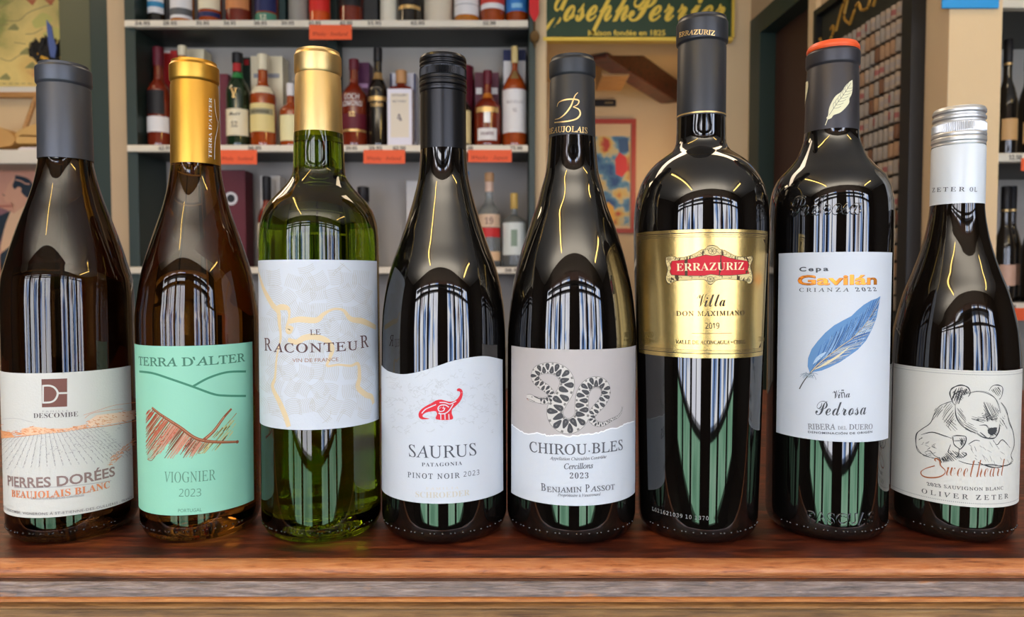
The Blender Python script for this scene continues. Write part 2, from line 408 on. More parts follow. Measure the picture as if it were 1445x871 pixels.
for i in range(7):
    x0, x1 = edges[i], edges[i+1]
    bm = bmesh.new()
    if i == 3:                                                 # made-up dark post in place of the camera person's silhouette in reflections
        box(bm, x0, x1, WY-0.08, WY+0.02, -0.85, 1.15, 0, 0.01)
        struct('silhouette_post', bm, darkwood); continue
    k += 1
    fw = 0.06
    box(bm, x0, x0+fw, WY-0.08, WY+0.02, -0.85, 1.15); box(bm, x1-fw, x1, WY-0.08, WY+0.02, -0.85, 1.15)
    box(bm, x0+fw, x1-fw, WY-0.08, WY+0.02, -0.85, -0.79); box(bm, x0+fw, x1-fw, WY-0.08, WY+0.02, 1.09, 1.15)
    box(bm, x0+fw, x1-fw, WY-0.08, WY+0.02, 0.80, 0.86); box(bm, x0+fw, x1-fw, WY-0.08, WY+0.02, -0.47, -0.43)
    wn = struct('window_%d' % k, bm, darkwood)
    xm = (x0+x1)/2
    bm = bmesh.new(); box(bm, xm-0.015, xm+0.015, WY-0.06, WY, -0.43, 0.80); obj('glazing_bar', bm, darkwood, wn)
    bm = bmesh.new(); box(bm, x0+fw, x1-fw, WY-0.06, WY-0.05, -0.43, 1.09)
    obj('pane', bm, winmat('daylight_pane_%d' % k, [(0.32, (70, 90, 130)), (0.41, (150, 184, 240)), (0.48, (255, 255, 255)), (0.58, (236, 238, 252)), (0.68, (150, 136, 136))], (1.7, 1, 0.45), WIN_L, k*3.1), wn)
    bm = bmesh.new(); box(bm, x0+fw, x1-fw, WY-0.06, WY-0.05, -0.79, -0.47)
    obj('lower_pane', bm, winmat('green_view_pane_%d' % k, [(0.3, (96, 150, 120)), (0.5, (150, 205, 170)), (0.7, (184, 226, 196))], (2, 1, 1.2), WIN_L*0.6, k*2.3), wn)  # invented green glow standing in for the bright green view outside
# tube lamps along the ceiling
for i, (lx, y0, y1) in enumerate(((-0.9, -1.3, 0.5), (1.9, -1.3, -0.3))):
    t = thing('tube_lamp', ('long yellow ceiling tube lamp above the shop floor, left side', 'long yellow ceiling tube lamp above the shop floor, right side')[i], 'lamp', (lx, (y0+y1)/2, 1.5))
    L = (y1-y0)/2
    bm = bmesh.new(); box(bm, -0.05, 0.05, -L, L, -0.05, -0.001, 0, 0.005); obj('housing', bm, M['white_paint'], t)
    bm = bmesh.new(); tube(bm, [(0, -L+0.03, -0.075), (0, L-0.03, -0.075)], 0.02, 12)
    obj('tube', bm, mat('lit_tube', (255, 214, 120), emit=LAMP_L), t)

t = thing('added_fill_trough', 'long dark hanging trough lamp that throws its light up at the ceiling', 'lamp', (-0.2, -1.4, 1.47))  # made-up trough and rods to house the added ceiling fill light
bm = bmesh.new(); box(bm, -1.85, 1.85, -0.06, -0.05, -0.60, -0.55); box(bm, -1.85, 1.85, 0.05, 0.06, -0.60, -0.55); box(bm, -1.85, 1.85, -0.05, 0.05, -0.60, -0.585); box(bm, -1.87, -1.85, -0.06, 0.06, -0.60, -0.55); box(bm, 1.85, 1.87, -0.06, 0.06, -0.60, -0.55)
obj('trough', bm, M['black'], t)
for x in (-1.6, 1.6):
    bm = bmesh.new(); tube(bm, [(x, 0, -0.585), (x, 0, 0.029)], 0.006, 8); obj('hanging_rod', bm, M['black'], t)

# ------------------------------------------------------------------ the counter
cnt = thing('shop_counter', 'worn red-brown wooden counter with moulded front edge under the wine bottles', 'counter', (0, 0.65, -1.0))
def ext(name, prof, m, x=1.5):
    bm = bmesh.new(); n = len(prof)
    a = [bm.verts.new((-x, y-0.65, z+1)) for y, z in prof]; b = [bm.verts.new((x, y-0.65, z+1)) for y, z in prof]
    bm.faces.new(a); bm.faces.new(b[::-1])
    for i in range(n): bm.faces.new((a[i], b[i], b[(i+1) % n], a[(i+1) % n]))
    return obj(name, bm, m, cnt, 35)
YE = 0.392
nose = [(YE, 0.0)] + [(YE-0.0085*math.sin(t*PI/16), -0.0048+0.0048*math.cos(t*PI/16)) for t in range(1, 14)] + [(YE-0.005, -0.0092)]
ext('counter_top', [(YE+0.0002, 0.0), (YE+0.0002, -0.0092), (1.0, -0.0092), (1.0, 0.0)], M['wood_top'])
ext('rounded_edge', nose+[(YE, -0.0092)], M['wood_nose'])
zy = -0.0093
ext('cove_moulding', [(YE+0.02, zy), (YE-0.0095, zy)] + [(YE-0.0095-0.003*math.sin(t/8*PI/2), zy-0.0072*t/8) for t in range(1, 9)] + [(YE+0.02, zy-0.0072)], M['wood_grey'])
zy -= 0.0073
ext('thin_moulding', [(YE+0.02, zy), (YE-0.0125, zy), (YE-0.0138, zy-0.0006), (YE-0.0138, zy-0.0018), (YE-0.0115, zy-0.0024), (YE-0.0115, zy-0.0034), (YE+0.02, zy-0.0034)], M['wood_edge'])
zy -= 0.0035
ext('bead_moulding', [(YE+0.02, zy), (YE-0.011, zy)] + [(YE-0.011-0.003*math.sin(t*PI/8), zy-0.0042*t/8) for t in range(1, 8)] + [(YE-0.011, zy-0.0042), (YE+0.02, zy-0.0042)], M['wood_dull'])
zy -= 0.0043
ext('front_panel', [(YE+0.02, zy), (YE-0.0105, zy), (YE-0.0105, zy-0.03), (YE+0.005, zy-0.035), (YE+0.005, -0.99), (0.99, -0.99), (0.99, -0.0094), (YE+0.021, -0.0094)], M['wood_dull'])
# ------------------------------------------------------------------ the eight wine bottles
def rad(cx, hw, py, Y0):
    k = math.cos(PITCH)+(435.5-py)/F*math.sin(PITCH)
    a1 = math.atan((cx-hw-722.5)/F/k); a2 = math.atan((cx+hw-722.5)/F/k)
    return Y0/math.cos((a1+a2)/2)*math.sin((a2-a1)/2)
class Bottle:
    def __init__(s, cx, ybase, name, label, rb):
        s.cx = cx
        d = at(722, ybase, 1.0); slope = (CAMH-d.z)
        s.Y0 = CAMH/slope + rb
        k = math.cos(PITCH)+(435.5-480)/F*math.sin(PITCH)
        hw = 88
        am = (math.atan((cx-hw-722.5)/F/k)+math.atan((cx+hw-722.5)/F/k))/2
        s.X0 = s.Y0*math.tan(am)
        s.root = thing('wine_bottle', label, 'wine bottle', (s.X0, s.Y0, 0), 'wine bottles in a row on the counter')
        s.rb = rb
    def za(s, y): return at(s.cx, y, s.Y0).z
    def zf(s, y, r): return at(s.cx, y, s.Y0-r).z
    def r(s, hw, y=480): return rad(s.cx, hw, y, s.Y0)
    def glass(s, prof, m, heel=0.007):
        """prof: (y px, half width px) from the shoulder up"""
        pts = sorted((s.za(y), s.r(hw, y)) for y, hw in prof)
        R = s.R = pts[0][1]
        rb = s.rbody = pts[0][1]
        zt = pts[-1][0]
        s.f = smoothprof([(0.012, pts[0][1])] + pts if pts[0][0] > 0.02 else pts)
        P = [(0, 0.004), (rb*0.55, 0.003), (rb-heel-0.004, 0.0006), (rb-heel, 0.0)]
        r0 = s.f(0.013)
        for i in range(1, 9):
            t = i/8*PI/2; P.append((r0-heel+heel*math.sin(t), 0.011*(1-math.cos(t))))
        n = 90
        for i in range(1, n+1):
            z = 0.012+(zt-0.012)*i/n; P.append((s.f(z), z))
        P.append((0, zt))
        bm = bmesh.new(); lathe(bm, P, 128)
        for q in range(-19, 20):                        # raised grip dots round the heel
            if (q*7+int(s.cx)) % 5 in (0, 1): continue
            ph = q*0.062; rr = r0-0.0005
            g = bmesh.ops.create_icosphere(bm, subdivisions=1, radius=0.00085)
            for v in g['verts']: v.co += Vector((rr*math.sin(ph), -rr*math.cos(ph), 0.0078))
        s.glass_o = obj('glass', bm, m, s.root, 50)
        s.zt = zt
    def cap(s, name, prof, m, lbl=None, n=96, knurl=None):
        """prof: list of (r, z) bottom to top, closed at the top; knurl: (z0, z1, count, depth)"""
        bm = bmesh.new(); lathe(bm, prof, n)
        if knurl:
            for v in bm.verts:
                if knurl[0] <= v.co.z <= knurl[1]:
                    i = round(math.atan2(v.co.y, v.co.x)/(2*PI)*n)
                    if i % 2: v.co.x *= 1-knurl[2]; v.co.y *= 1-knurl[2]
        o = obj(name, bm, m, s.root, 24 if not knurl else 18)
        if lbl: o['label'] = lbl
        s.cf = prof; s.cap_o = o
        return o
    def sheet(s, zoom=None, cap=False, lift=0.0002):
        if cap:
            pr = s.cf
            def f(z):
                for (r0, z0), (r1, z1) in zip(pr, pr[1:]):
                    if z0 <= z <= z1 and z1 > z0: return r0+(r1-r0)*(z-z0)/(z1-z0)
                return pr[len(pr)//2][0]
            R = f((pr[0][1]+pr[-1][1])/2)
        else: f, R = s.f, s.rbody
        h = Sheet(s.X0, s.Y0, f, R); h.lift = lift
        if zoom: h.zoom = zoom
        return h
    def grips(s, n, a0, a1, z=0.0085):                  # the little raised dots at the heel
        pass
def foilcap(b, ytop, yring0, yring1, yend, hw_top, hw_ring, hw_neck, hw_end, dome=0.0012):
    rt, rr, rn, re = b.r(hw_top, ytop), b.r(hw_ring, yring0), b.r(hw_neck, yring1), b.r(hw_end, yend)
    zt = b.zf(ytop, rt); z0, z1, ze = b.za(yring0), b.za(yring1), b.za(yend)
    return [(re-0.0006, ze+0.0002), (re, ze), (re, ze+0.0004), (rn, z1-0.0030), (rn-0.0003, z1-0.0022), (rn-0.0004, z1-0.0012), (rn, z1-0.0006), (rr-0.0002, z1), (rr, z1+0.0006), (rr, z0-0.0008), (rr-0.0004, z0),
            (rt+0.0001, z0+0.0006), (rt-0.0003, z0+0.0014), (rt-0.0002, z0+0.0024), (rt, zt-0.0026), (rt-0.0006, zt-0.0012), (rt-0.002, zt-0.0002), (rt*0.6, zt+0.0002), (0, zt+0.0003)]

GL_BROWN = mat('dark_amber_glass', (66, 43, 20), 0.015, ior=1.52, trans=1.0)
GL_AMBER = mat('amber_glass', (120, 80, 32), 0.015, ior=1.52, trans=1.0)
GL_GREEN = mat('leaf_green_glass', (88, 108, 14), 0.012, ior=1.52, trans=1.0)
GL_BLACK = mat('near_black_glass', (9, 7, 6), 0.02, spec=0.7, ior=1.55, coat=0.3)
GL_BLACK2 = mat('black_brown_glass', (14, 9, 6), 0.03, spec=0.6, ior=1.55, coat=0.2, var=0.2, vscale=60)
PAPER = mat('white_label_paper', (200, 204, 211), 0.55, spec=0.3, bump=0.08, bscale=900)
PAPERC = mat('ivory_label_paper', (204, 201, 193), 0.6, spec=0.3, bump=0.12, bscale=900)

# --- bottle 1: charcoal capsule, brown glass, vineyard drawing
b = Bottle(96, 770, 'b', 'brown glass wine bottle with charcoal capsule and white label with an orange vineyard sketch', 0.033)
b.glass([(730, 96), (430, 96), (395, 94), (377, 89), (345, 78.5), (313, 66.5), (281, 53.5), (255, 45), (232, 40), (222, 39)], GL_BROWN)
b.cap('capsule', foilcap(b, 83, 99, 121, 227, 36.5, 41, 39, 40.6), mat('charcoal_foil', (74, 76, 82), 0.42, metal=0.55, bump=0.1, bscale=90))
L = b.sheet((2.72, 0, 480)); R = b.rbody
zt, zb = b.zf(527, R), b.zf(731, R)
L.sheet(-1.62*R, 1.62*R, zb, zt, PAPERC, 90)
BR = ink((112, 70, 60)); GRB = ink((136, 112, 106)); OR = ink((214, 138, 88)); GR = ink((168, 164, 162)); GR2 = ink((140, 134, 134))
L.poly([(160, 150), (258, 147), (258, 255), (162, 258)], BR)
L.stroke([(163, 176), (190, 175), (210, 183), (222, 203), (214, 226), (196, 238), (163, 240)], 7, PAPERC, 5); L.stroke([(222, 204), (259, 203)], 7, PAPERC)
L.up(); L.stroke([(166, 174), (166, 241)], 6, PAPERC)
L.text('FAMILLE', (164, 277), (262, 274), 6, 'def', GR2, off=-0.01, sp=1.5)
L.text('DESCOMBE', (130, 299), (300, 292), 18, 'bold', ink((78, 66, 66)), off=-0.008)
rnd = random.Random(3)
hill = catmull([(0, 318), (30, 345), (60, 350), (90, 338), (130, 330), (170, 338), (220, 345), (270, 335), (330, 310), (380, 290), (440, 275), (517, 262)], 6)
L.stroke([(0, 372)] + [(60, 372), (140, 362), (240, 352), (330, 338), (420, 328), (517, 310)], 3, OR, 6)
L.poly([(0, 345), (40, 352), (60, 372), (0, 378)], ink((226, 160, 112)))
L.poly([(85, 340), (130, 332), (200, 340), (260, 338), (330, 322), (330, 336), (240, 352), (140, 362), (85, 366)], ink((232, 186, 150)))
L.poly([(335, 312), (370, 288), (420, 282), (470, 276), (515, 268), (515, 302), (420, 322), (340, 335)], ink((236, 202, 174)))
for i in range(170):
    k = rnd.randrange(len(hill)-1); x, y = hill[k]; y2 = 372-0.11*x
    yy = rnd.uniform(y, max(y+4, y2)); a = rnd.uniform(-0.6, 0.9); l = rnd.uniform(5, 16)
    if 110 < x < 300 and yy < 322: continue
    L.stroke([(x, yy), (x+l*0.5, yy+l*0.35*a+rnd.uniform(-2, 2)), (x+l, yy+l*a*0.5)], rnd.uniform(1.2, 2.4), OR, 3)
L.stroke([(0, 305), (60, 300), (130, 316)], 1.2, GR, 4); L.stroke([(320, 288), (380, 268), (440, 250), (517, 240)], 1.4, OR, 4)
L.stroke([(325, 300), (350, 282), (400, 272), (470, 264)], 1.6, OR, 4)
for i in range(26):                                  # vine rows fanning out from the horizon
    x0 = 20+i*14; y0 = 376-0.12*x0
    x1 = -160+i*31; y1 = 500-0.06*max(0, x1)
    if x1 > 400: x1 = 400+(x1-400)*0.5; y1 = 470-0.2*(x1-400)
    for q in range(12):
        t0 = (q/12)**1.3; t1 = t0+0.075
        xa, ya, xb, yb = x0+(x1-x0)*t0, y0+(y1-y0)*t0, x0+(x1-x0)*t1, y0+(y1-y0)*t1
        if xa < -2 or xb < -2 or ya > 505: continue
        L.stroke([(xa, ya+rnd.uniform(-2, 2)), ((xa+xb)/2+2, (ya+yb)/2+rnd.uniform(-3, 3)), (xb, yb)], 0.9+1.6*t0, GR if q % 2 else GR2, 3)
for i in range(120):
    x = rnd.uniform(150, 460); y = rnd.uniform(352-0.12*(x-150), 455-0.15*(x-150))
    L.stroke([(x, y), (x+rnd.uniform(4, 12), y-rnd.uniform(0, 5))], 1.6, GR)
for i in range(60):
    t = rnd.random(); x = 410+100*t; y = 468-85*t+rnd.uniform(-8, 22)
    L.stroke([(x, y), (x+6, y-rnd.uniform(0, 8)), (x+13, y-rnd.uniform(2, 10))], 1.8, OR, 2)
L.text('PIERRES DORÉES', (33, 556), (440, 520), 40, 'def', GRB, off=0.022)
L.stroke([(57, 566), (160, 566), (300, 557), (425, 540)], 1.6, GR2, 6)
L.text('BEAUJOLAIS BLANC', (48, 600), (420, 566), 27, 'bold', ink((210, 128, 84)), off=0.004)
L.text('APPELLATION BEAUJOLAIS CONTRÔLÉE', (120, 611), (323, 598), 7, 'def', GR2, off=0.008)
L.text('FAMILLE DESCOMBE, VIGNERONS À ST-ETIENNE-DES-OULLIÈRES - FRANCE', (-40, 644), (505, 606), 10, 'def', ink((110, 104, 104)), off=0.005, sp=1.1)
L.build('label', b.root)['label'] = 'white paper label with an orange and grey vineyard sketch'

# --- bottle 2: gold capsule, amber glass, mint label
b = Bottle(278, 767, 'b', 'amber wine bottle with gold capsule and a mint green label with branch drawing', 0.032)
b.glass([(720, 86), (450, 88), (420, 84.5), (386, 78.5), (338, 63.5), (289, 46.5), (260, 39.5), (240, 36.5), (228, 35.4)], GL_AMBER)
b.cap('capsule', foilcap(b, 79, 95, 116.5, 234, 33, 35.8, 34.3, 36), mat('gold_foil', (206, 156, 66), 0.42, metal=1.0, bump=0.05, bscale=60), 'gold capsule with white lettering up its side')
L = b.sheet((3.63, 180, 0), cap=True)
WH = ink((240, 232, 214))
L.text("TERRA D'ALTER", (430, 812), (430, 502), 18, 'bold', WH, off=-0.004)
L.stroke([(444, 508), (447, 560), (456, 610), (462, 635), (455, 680), (446, 730), (444, 816)], 4, WH, 6); L.stroke([(462, 635), (469, 600), (472, 560)], 4, WH, 4)
L.build('capsule_lettering', b.cap_o)
L = b.sheet((2.72, 180, 460)); R = b.rbody
MINT = mat('mint_label_paper', (138, 196, 170), 0.5, spec=0.35, bump=0.05, bscale=800)
ua = L.P(22, 200)[0]; ub = L.P(492, 200)[0]
L.sheet(ua, 1.42*R, b.zf(727.5, R), b.zf(488.5, R), MINT, 90)
GD = ink((60, 124, 98)); GD2 = ink((88, 128, 108))
L.text("TERRA D'ALTER", (45, 149), (450, 135), 34, 'serif', ink((66, 112, 92)), off=0.016)
L.stroke([(47, 175), (100, 182), (170, 205), (250, 233), (330, 262), (380, 268), (453, 269)], 8.5, GD, 6)
L.stroke([(250, 233), (310, 200), (380, 178), (453, 175)], 8.5, GD, 6)
rnd = random.Random(5)
br = catmull([(95, 314), (130, 342), (200, 388), (250, 425), (290, 440), (350, 446), (420, 445)], 10)
cols = [(150, 62, 40), (176, 92, 66), (132, 84, 52), (190, 128, 104), (120, 60, 36), (150, 120, 90), (136, 132, 74), (70, 66, 48)]
for i in range(74):
    t = i/73; x0 = 80+t*225; k = min(range(len(br)), key=lambda q: abs(br[q][0]-max(96, x0))); y0 = br[k][1]+rnd.uniform(2, 10)
    if x0 < 110: y0 = 318+rnd.uniform(0, 14)
    l = rnd.uniform(0.5, 1.0)*(512-y0)*0.98
    dx = -0.72*l
    if x0+dx < 72: f_ = (72-x0)/dx; l *= f_; dx *= f_
    c = cols[min(7, max(0, int(t*5.2+rnd.uniform(-1.2, 1.6))))]
    L.stroke([(x0, y0), (x0+dx*0.5+rnd.uniform(-2, 2), y0+l*0.5), (x0+dx, y0+l)], lambda q, wq=rnd.uniform(2.5, 6): wq*(0.5+0.6*math.sin(PI*min(1, q+0.15))), ink(c), 3)
for i in range(16):                                   # lower left corner strokes
    y0 = 345+i*9; L.stroke([(125+rnd.uniform(-20, 20), y0), (95, y0+36), (78, min(512, y0+62))], lambda q, wq=rnd.uniform(2, 4.5): wq*(1-0.5*q), ink(cols[rnd.randrange(4)]), 3)
gc = [(142, 140, 80), (176, 172, 110), (120, 116, 60), (190, 184, 130), (84, 76, 44), (160, 120, 80)]
for i in range(46):
    t = rnd.random(); x0 = 300+118*t; y0 = 440-118*t*0.95+rnd.uniform(4, 70)
    y0 = min(y0, 470-40*t); l = rnd.uniform(20, 60)
    L.stroke([(x0, y0), (x0-0.35*l, y0+0.42*l), (x0-0.66*l, min(490, y0+0.8*l))], lambda q, wq=rnd.uniform(2, 5): wq*(1-0.5*q), ink(gc[rnd.randrange(6)]), 3)
L.up(); L.stroke(br, lambda q: 9+4*math.sin(PI*q), ink((132, 72, 44))); L.stroke([(x, y-1.5) for x, y in br], 2.5, ink((186, 128, 92)))
L.stroke([(292, 438), (330, 404), (368, 352), (398, 318)], lambda q: 13-5*q, ink((140, 76, 46)), 6); L.stroke([(300, 432), (334, 398), (370, 348)], 3, ink((196, 142, 106)), 6)
L.disc(420, 445, 7, ink((132, 72, 44)))
L.text('VIOGNIER', (143, 599), (338, 590), 41, 'serif', GD2, off=-0.002)
L.text('2023', (198, 655), (282, 653), 30, 'msans', GD2, off=-0.008)
L.text('PORTUGAL', (195, 715), (285, 711), 13, 'def', GD2)
L.text('750 ml 13% vol', (497, 640), (497, 520), 8, 'def', ink((40, 70, 56)), off=0.012)
L.build('label', b.root)['label'] = 'mint green paper label with a brown branch drawing'

# --- bottle 3: pale gold capsule, green glass, map label
b = Bottle(451, 768, 'b', 'green glass wine bottle with pale gold capsule and white label with beige rivers', 0.032)
b.glass([(720, 85.3), (345, 85), (328, 84.3), (309, 81), (289, 71.5), (275, 58.5), (260, 45), (250, 39), (241, 36.8), (200, 35.4), (190, 35)], GL_GREEN, heel=0.008)
b.cap('capsule', foilcap(b, 66.5, 80, 105, 197, 31.5, 33.6, 32.8, 34.6), mat('pale_gold_foil', (216, 184, 124), 0.42, metal=1.0, bump=0.08, bscale=50), 'pale gold foil capsule')
L = b.sheet((2.905, 350, 340)); R = b.rbody
ua = L.P(35, 300)[0]; ub = L.P(530, 300)[0]
L.sheet(ua, ub, b.zf(607, R), b.zf(366.5, R), PAPER, 90)
rnd = random.Random(11); HC = ink((184, 181, 174)); CRM = ink((216, 194, 156))
for gx in range(9):
    for gy in range(11):
        cx_, cy_ = 60+gx*58+rnd.uniform(-12, 12), 95+gy*64+rnd.uniform(-12, 12); a = rnd.uniform(0, PI); bend = rnd.uniform(-0.8, 0.8); ln = rnd.uniform(26, 36)
        for q in range(-4, 5):
            ox, oy = -math.sin(a)*q*7.5, math.cos(a)*q*7.5; pts = []
            for t in (-1, -0.5, 0, 0.5, 1):
                pts.append((cx_+ox+math.cos(a)*t*ln-math.sin(a)*bend*t*t*14, cy_+oy+math.sin(a)*t*ln+math.cos(a)*bend*t*t*14))
            if all(42 < x < 518 and 88 < y < 752 - 0.0012*(x-240)**2*0.3 for x, y in pts): L.stroke(pts, 2.0, HC)
L.up()
for pts in ([(45, 130), (65, 195), (100, 260), (125, 290), (130, 340), (135, 400), (120, 470), (112, 560), (102, 600), (130, 660), (155, 720), (168, 762)],
            [(112, 285), (135, 272), (165, 278), (170, 310), (162, 350), (168, 372), (180, 350)],
            [(165, 332), (210, 322), (280, 325), (310, 300), (350, 280), (390, 285), (420, 320), (470, 330), (522, 355)],
            [(165, 405), (200, 415), (230, 398), (270, 393), (320, 408), (345, 440), (335, 480), (325, 512), (370, 508), (420, 512), (450, 505), (455, 560), (450, 600), (480, 630), (505, 640), (512, 668)]):
    L.stroke(pts, lambda q: 17+8*math.sin(q*9), CRM, 8)
DB = ink((88, 60, 60)); CP = ink((150, 112, 92))
L.text('LE', (255, 386), (298, 384), 22, 'serif', DB, off=0.008)
L.text('R', (70, 449), (100, 450), 53, 'serif', DB, off=0.008)
L.text('ACONTEU', (107, 455), (448, 446), 38, 'serif', DB, off=0.010, sp=1.1)
L.text('R', (460, 440), (493, 434), 53, 'serif', DB, off=0.008)
L.text('VIN DE FRANCE', (183, 497), (370, 492), 15, 'def', CP, off=0.004)
L.build('label', b.root)['label'] = 'white paper label with beige rivers and fine contour lines'

def screwcap(b, zs, hw, yend, hwe):
    """zs: (y px, half-width factor) of the ridges from the top down"""
    r = b.r(hw, 120); P = []
    re = b.r(hwe, yend); ze = b.za(yend)
    P += [(re-0.0005, ze+0.0002), (re, ze), (re, ze+0.0005)]
    for y, k in reversed(zs): P.append((r*k, b.za(y)))
    rt = P[-1][0]; z = P[-1][1]
    P += [(rt-0.0004, z+0.0008), (rt-0.0014, z+0.0013), (0, z+0.0014)]
    return P
# --- bottle 4: black screw cap, red dinosaur
b = Bottle(626, 767, 'b', 'black wine bottle with black ridged screw cap and a red dinosaur on its white label', 0.033)
b.glass([(720, 88), (480, 87.5), (444, 86), (409, 81.7), (377, 74), (344.7, 62.4), (312.5, 51.7), (280, 42.2), (248, 35), (216, 32.4), (206, 32)], GL_BLACK)
zs = [(84, 0.985), (86, 1.005), (89, 1.005), (90.5, 0.965), (92, 0.965), (93.5, 1.005), (95, 1.005), (96.2, 0.965), (97.5, 0.965), (99, 1.0), (101, 1.005), (111, 1.005), (112.2, 0.97), (113.2, 0.97), (114, 1.01), (116.5, 1.015), (117.6, 0.98), (118.6, 0.98), (120, 1.015), (124, 1.02), (126, 0.965), (128, 0.965), (129, 1.015), (132, 1.01), (133.5, 0.975), (135, 0.975)]
pr = screwcap(b, zs, 33, 213, 32.4)
b.cap('screw_cap', pr, mat('black_satin_metal', (30, 30, 33), 0.3, metal=0.6, spec=0.7), n=192, knurl=(b.za(111.2), b.za(100.8), 0.03))
L = b.sheet((2.905, 530, 480)); R = b.rbody
wave = [L.P(x, y) for x, y in catmull([(25, 103), (42, 119), (60, 130), (110, 140), (170, 132), (240, 111), (310, 87), (380, 72), (450, 66), (519, 80)], 8)]
LW = PAPER
def ft(u):
    for (u0, v0), (u1, v1) in zip(wave, wave[1:]):
        if u0 <= u <= u1 and u1 > u0: return v0+(v1-v0)*(u-u0)/(u1-u0)
    return wave[0][1] if u < wave[0][0] else wave[-1][1]
L.sheet(wave[0][0], wave[-1][0], b.zf(711, R), ft, PAPER, 90)
rnd = random.Random(2); TX = ink((184, 187, 191))
for i in range(150):
    x, y = rnd.uniform(40, 505), rnd.uniform(150, 380)
    if x > 300: y -= rnd.uniform(0, 60)
    p = [(x, y)]
    for q in range(5): p.append((p[-1][0]+rnd.uniform(-14, 16), p[-1][1]+rnd.uniform(-11, 11)))
    if all(34 < a < 512 for a, c in p): L.stroke(p, 1.6, TX, 3)
RED = ink((206, 34, 48))
L.poly(catmull([(341, 197), (352, 202), (357, 215), (354, 235), (343, 255), (326, 272), (314, 284), (312, 300), (314, 325), (250, 325), (252, 303), (246, 292), (226, 293), (206, 298), (194, 308), (198, 317), (222, 322), (194, 325), (180, 318), (177, 303), (184, 288), (204, 272), (230, 258), (247, 248), (268, 244), (300, 252), (320, 250), (335, 240), (345, 224), (345, 212), (334, 208), (334, 200)], 4), RED)
for p in ([(300, 275), (285, 266), (265, 268), (256, 280), (263, 292), (278, 290), (282, 280), (274, 278)], [(318, 262), (300, 290), (280, 302), (258, 300)], [(190, 300), (205, 284), (230, 272), (248, 264)], [(262, 256), (285, 256), (305, 262), (330, 250)]):
    L.stroke(p, 4.2, LW, 5)
for x in (267, 284, 300): L.stroke([(x, 303), (x+1, 326)], 4, LW)
INK4 = ink((74, 76, 84))
L.text('SAURUS', (138, 477), (412, 470), 50, 'serif', INK4, off=0.0)
L.text('PATAGONIA', (190, 517), (354, 511), 15, 'bold', INK4, off=-0.004, sp=1.2)
L.text('PINOT NOIR', (133, 561), (345, 564), 22, 'serif', INK4, off=0.012, sp=1.3); L.text('2023', (360, 560), (424, 551), 21, 'msans', INK4, off=0.0, sp=1.3)
PG = ink((206, 198, 186))
L.text('FAMILIA', (207, 613), (340, 609), 10, 'serif', PG, off=0.01, sp=1.5)
L.text('SCHROEDER', (165, 643), (385, 635), 23, 'bold', ink((196, 188, 172)), off=-0.006)
L.build('label', b.root)['label'] = 'white paper label with a wavy top and a red dinosaur emblem'

# --- bottle 5: snake label
b = Bottle(807, 767, 'b', 'black wine bottle with black capsule and a coiled snake on its grey label', 0.034)
b.glass([(720, 90.5), (480, 91), (430, 87.5), (410, 84.8), (386, 80), (361.8, 74), (337.7, 66.7), (313.6, 58.4), (289.4, 49.4), (265, 43), (241, 36.9), (207, 33.8), (196, 33)], GL_BLACK)
b.cap('capsule', foilcap(b, 73.5, 89, 110, 203, 30.5, 32.8, 31.6, 33), mat('black_matt_foil', (44, 45, 48), 0.45, metal=0.35, bump=0.12, bscale=110), 'black capsule with a gold monogram')
L = b.sheet((3.628, 640, 0), cap=True); GF = mat('gold_print', (226, 190, 126), 0.35, metal=0.8)
L.stroke([(636, 474), (622, 490), (612, 515), (600, 545), (575, 580), (545, 605), (520, 612)], lambda q: 3+5*math.sin(PI*q), GF, 8)
L.stroke([(531, 547), (540, 525), (570, 512), (610, 508), (640, 515), (635, 535), (612, 548)], lambda q: 3+5*math.sin(PI*q), GF, 8)
L.stroke([(612, 548), (640, 560), (648, 585), (630, 608), (590, 620), (518, 628)], lambda q: 4+7*q*(1.1-q)*2, GF, 8)
L.text('BEAUJOLAIS', (492, 689), (684, 684), 31, 'serif', GF, off=0.012)
L.build('capsule_lettering', b.cap_o)
L = b.sheet((2.905, 710, 480)); R = b.rbody
ua = L.P(35, 300)[0]; ub = L.P(541, 300)[0]
zt = b.zf(493.5, R); zb = b.zf(714, R)
L.sheet(ua, ub, zb, zt, PAPER, 90)
torn = [L.P(x, y) for x, y in catmull([(20, 340), (36, 345), (60, 362), (95, 380), (150, 380), (185, 390), (220, 388), (275, 392), (330, 386), (380, 380), (430, 365), (470, 356), (500, 342), (541, 326), (560, 318)], 5)]
rnd = random.Random(8); torn = [(u, v+rnd.uniform(-0.0004, 0.0004)) for u, v in torn]
def ftorn(u):
    for (u0, v0), (u1, v1) in zip(torn, torn[1:]):
        if u0 <= u <= u1 and u1 > u0: return v0+(v1-v0)*(u-u0)/(u1-u0)
    return torn[0][1] if u < torn[0][0] else torn[-1][1]
GP = mat('warm_grey_label_paper', (178, 171, 169), 0.6, spec=0.3, var=0.03, vscale=200)
L.sheet(ua, ub, ftorn, zt, GP, 140)
wt = [(u, v-0.0003) for u, v in torn if ua < u < ub]; L.stroke(wt, 0.0007, ink((238, 238, 240)), raw=True)
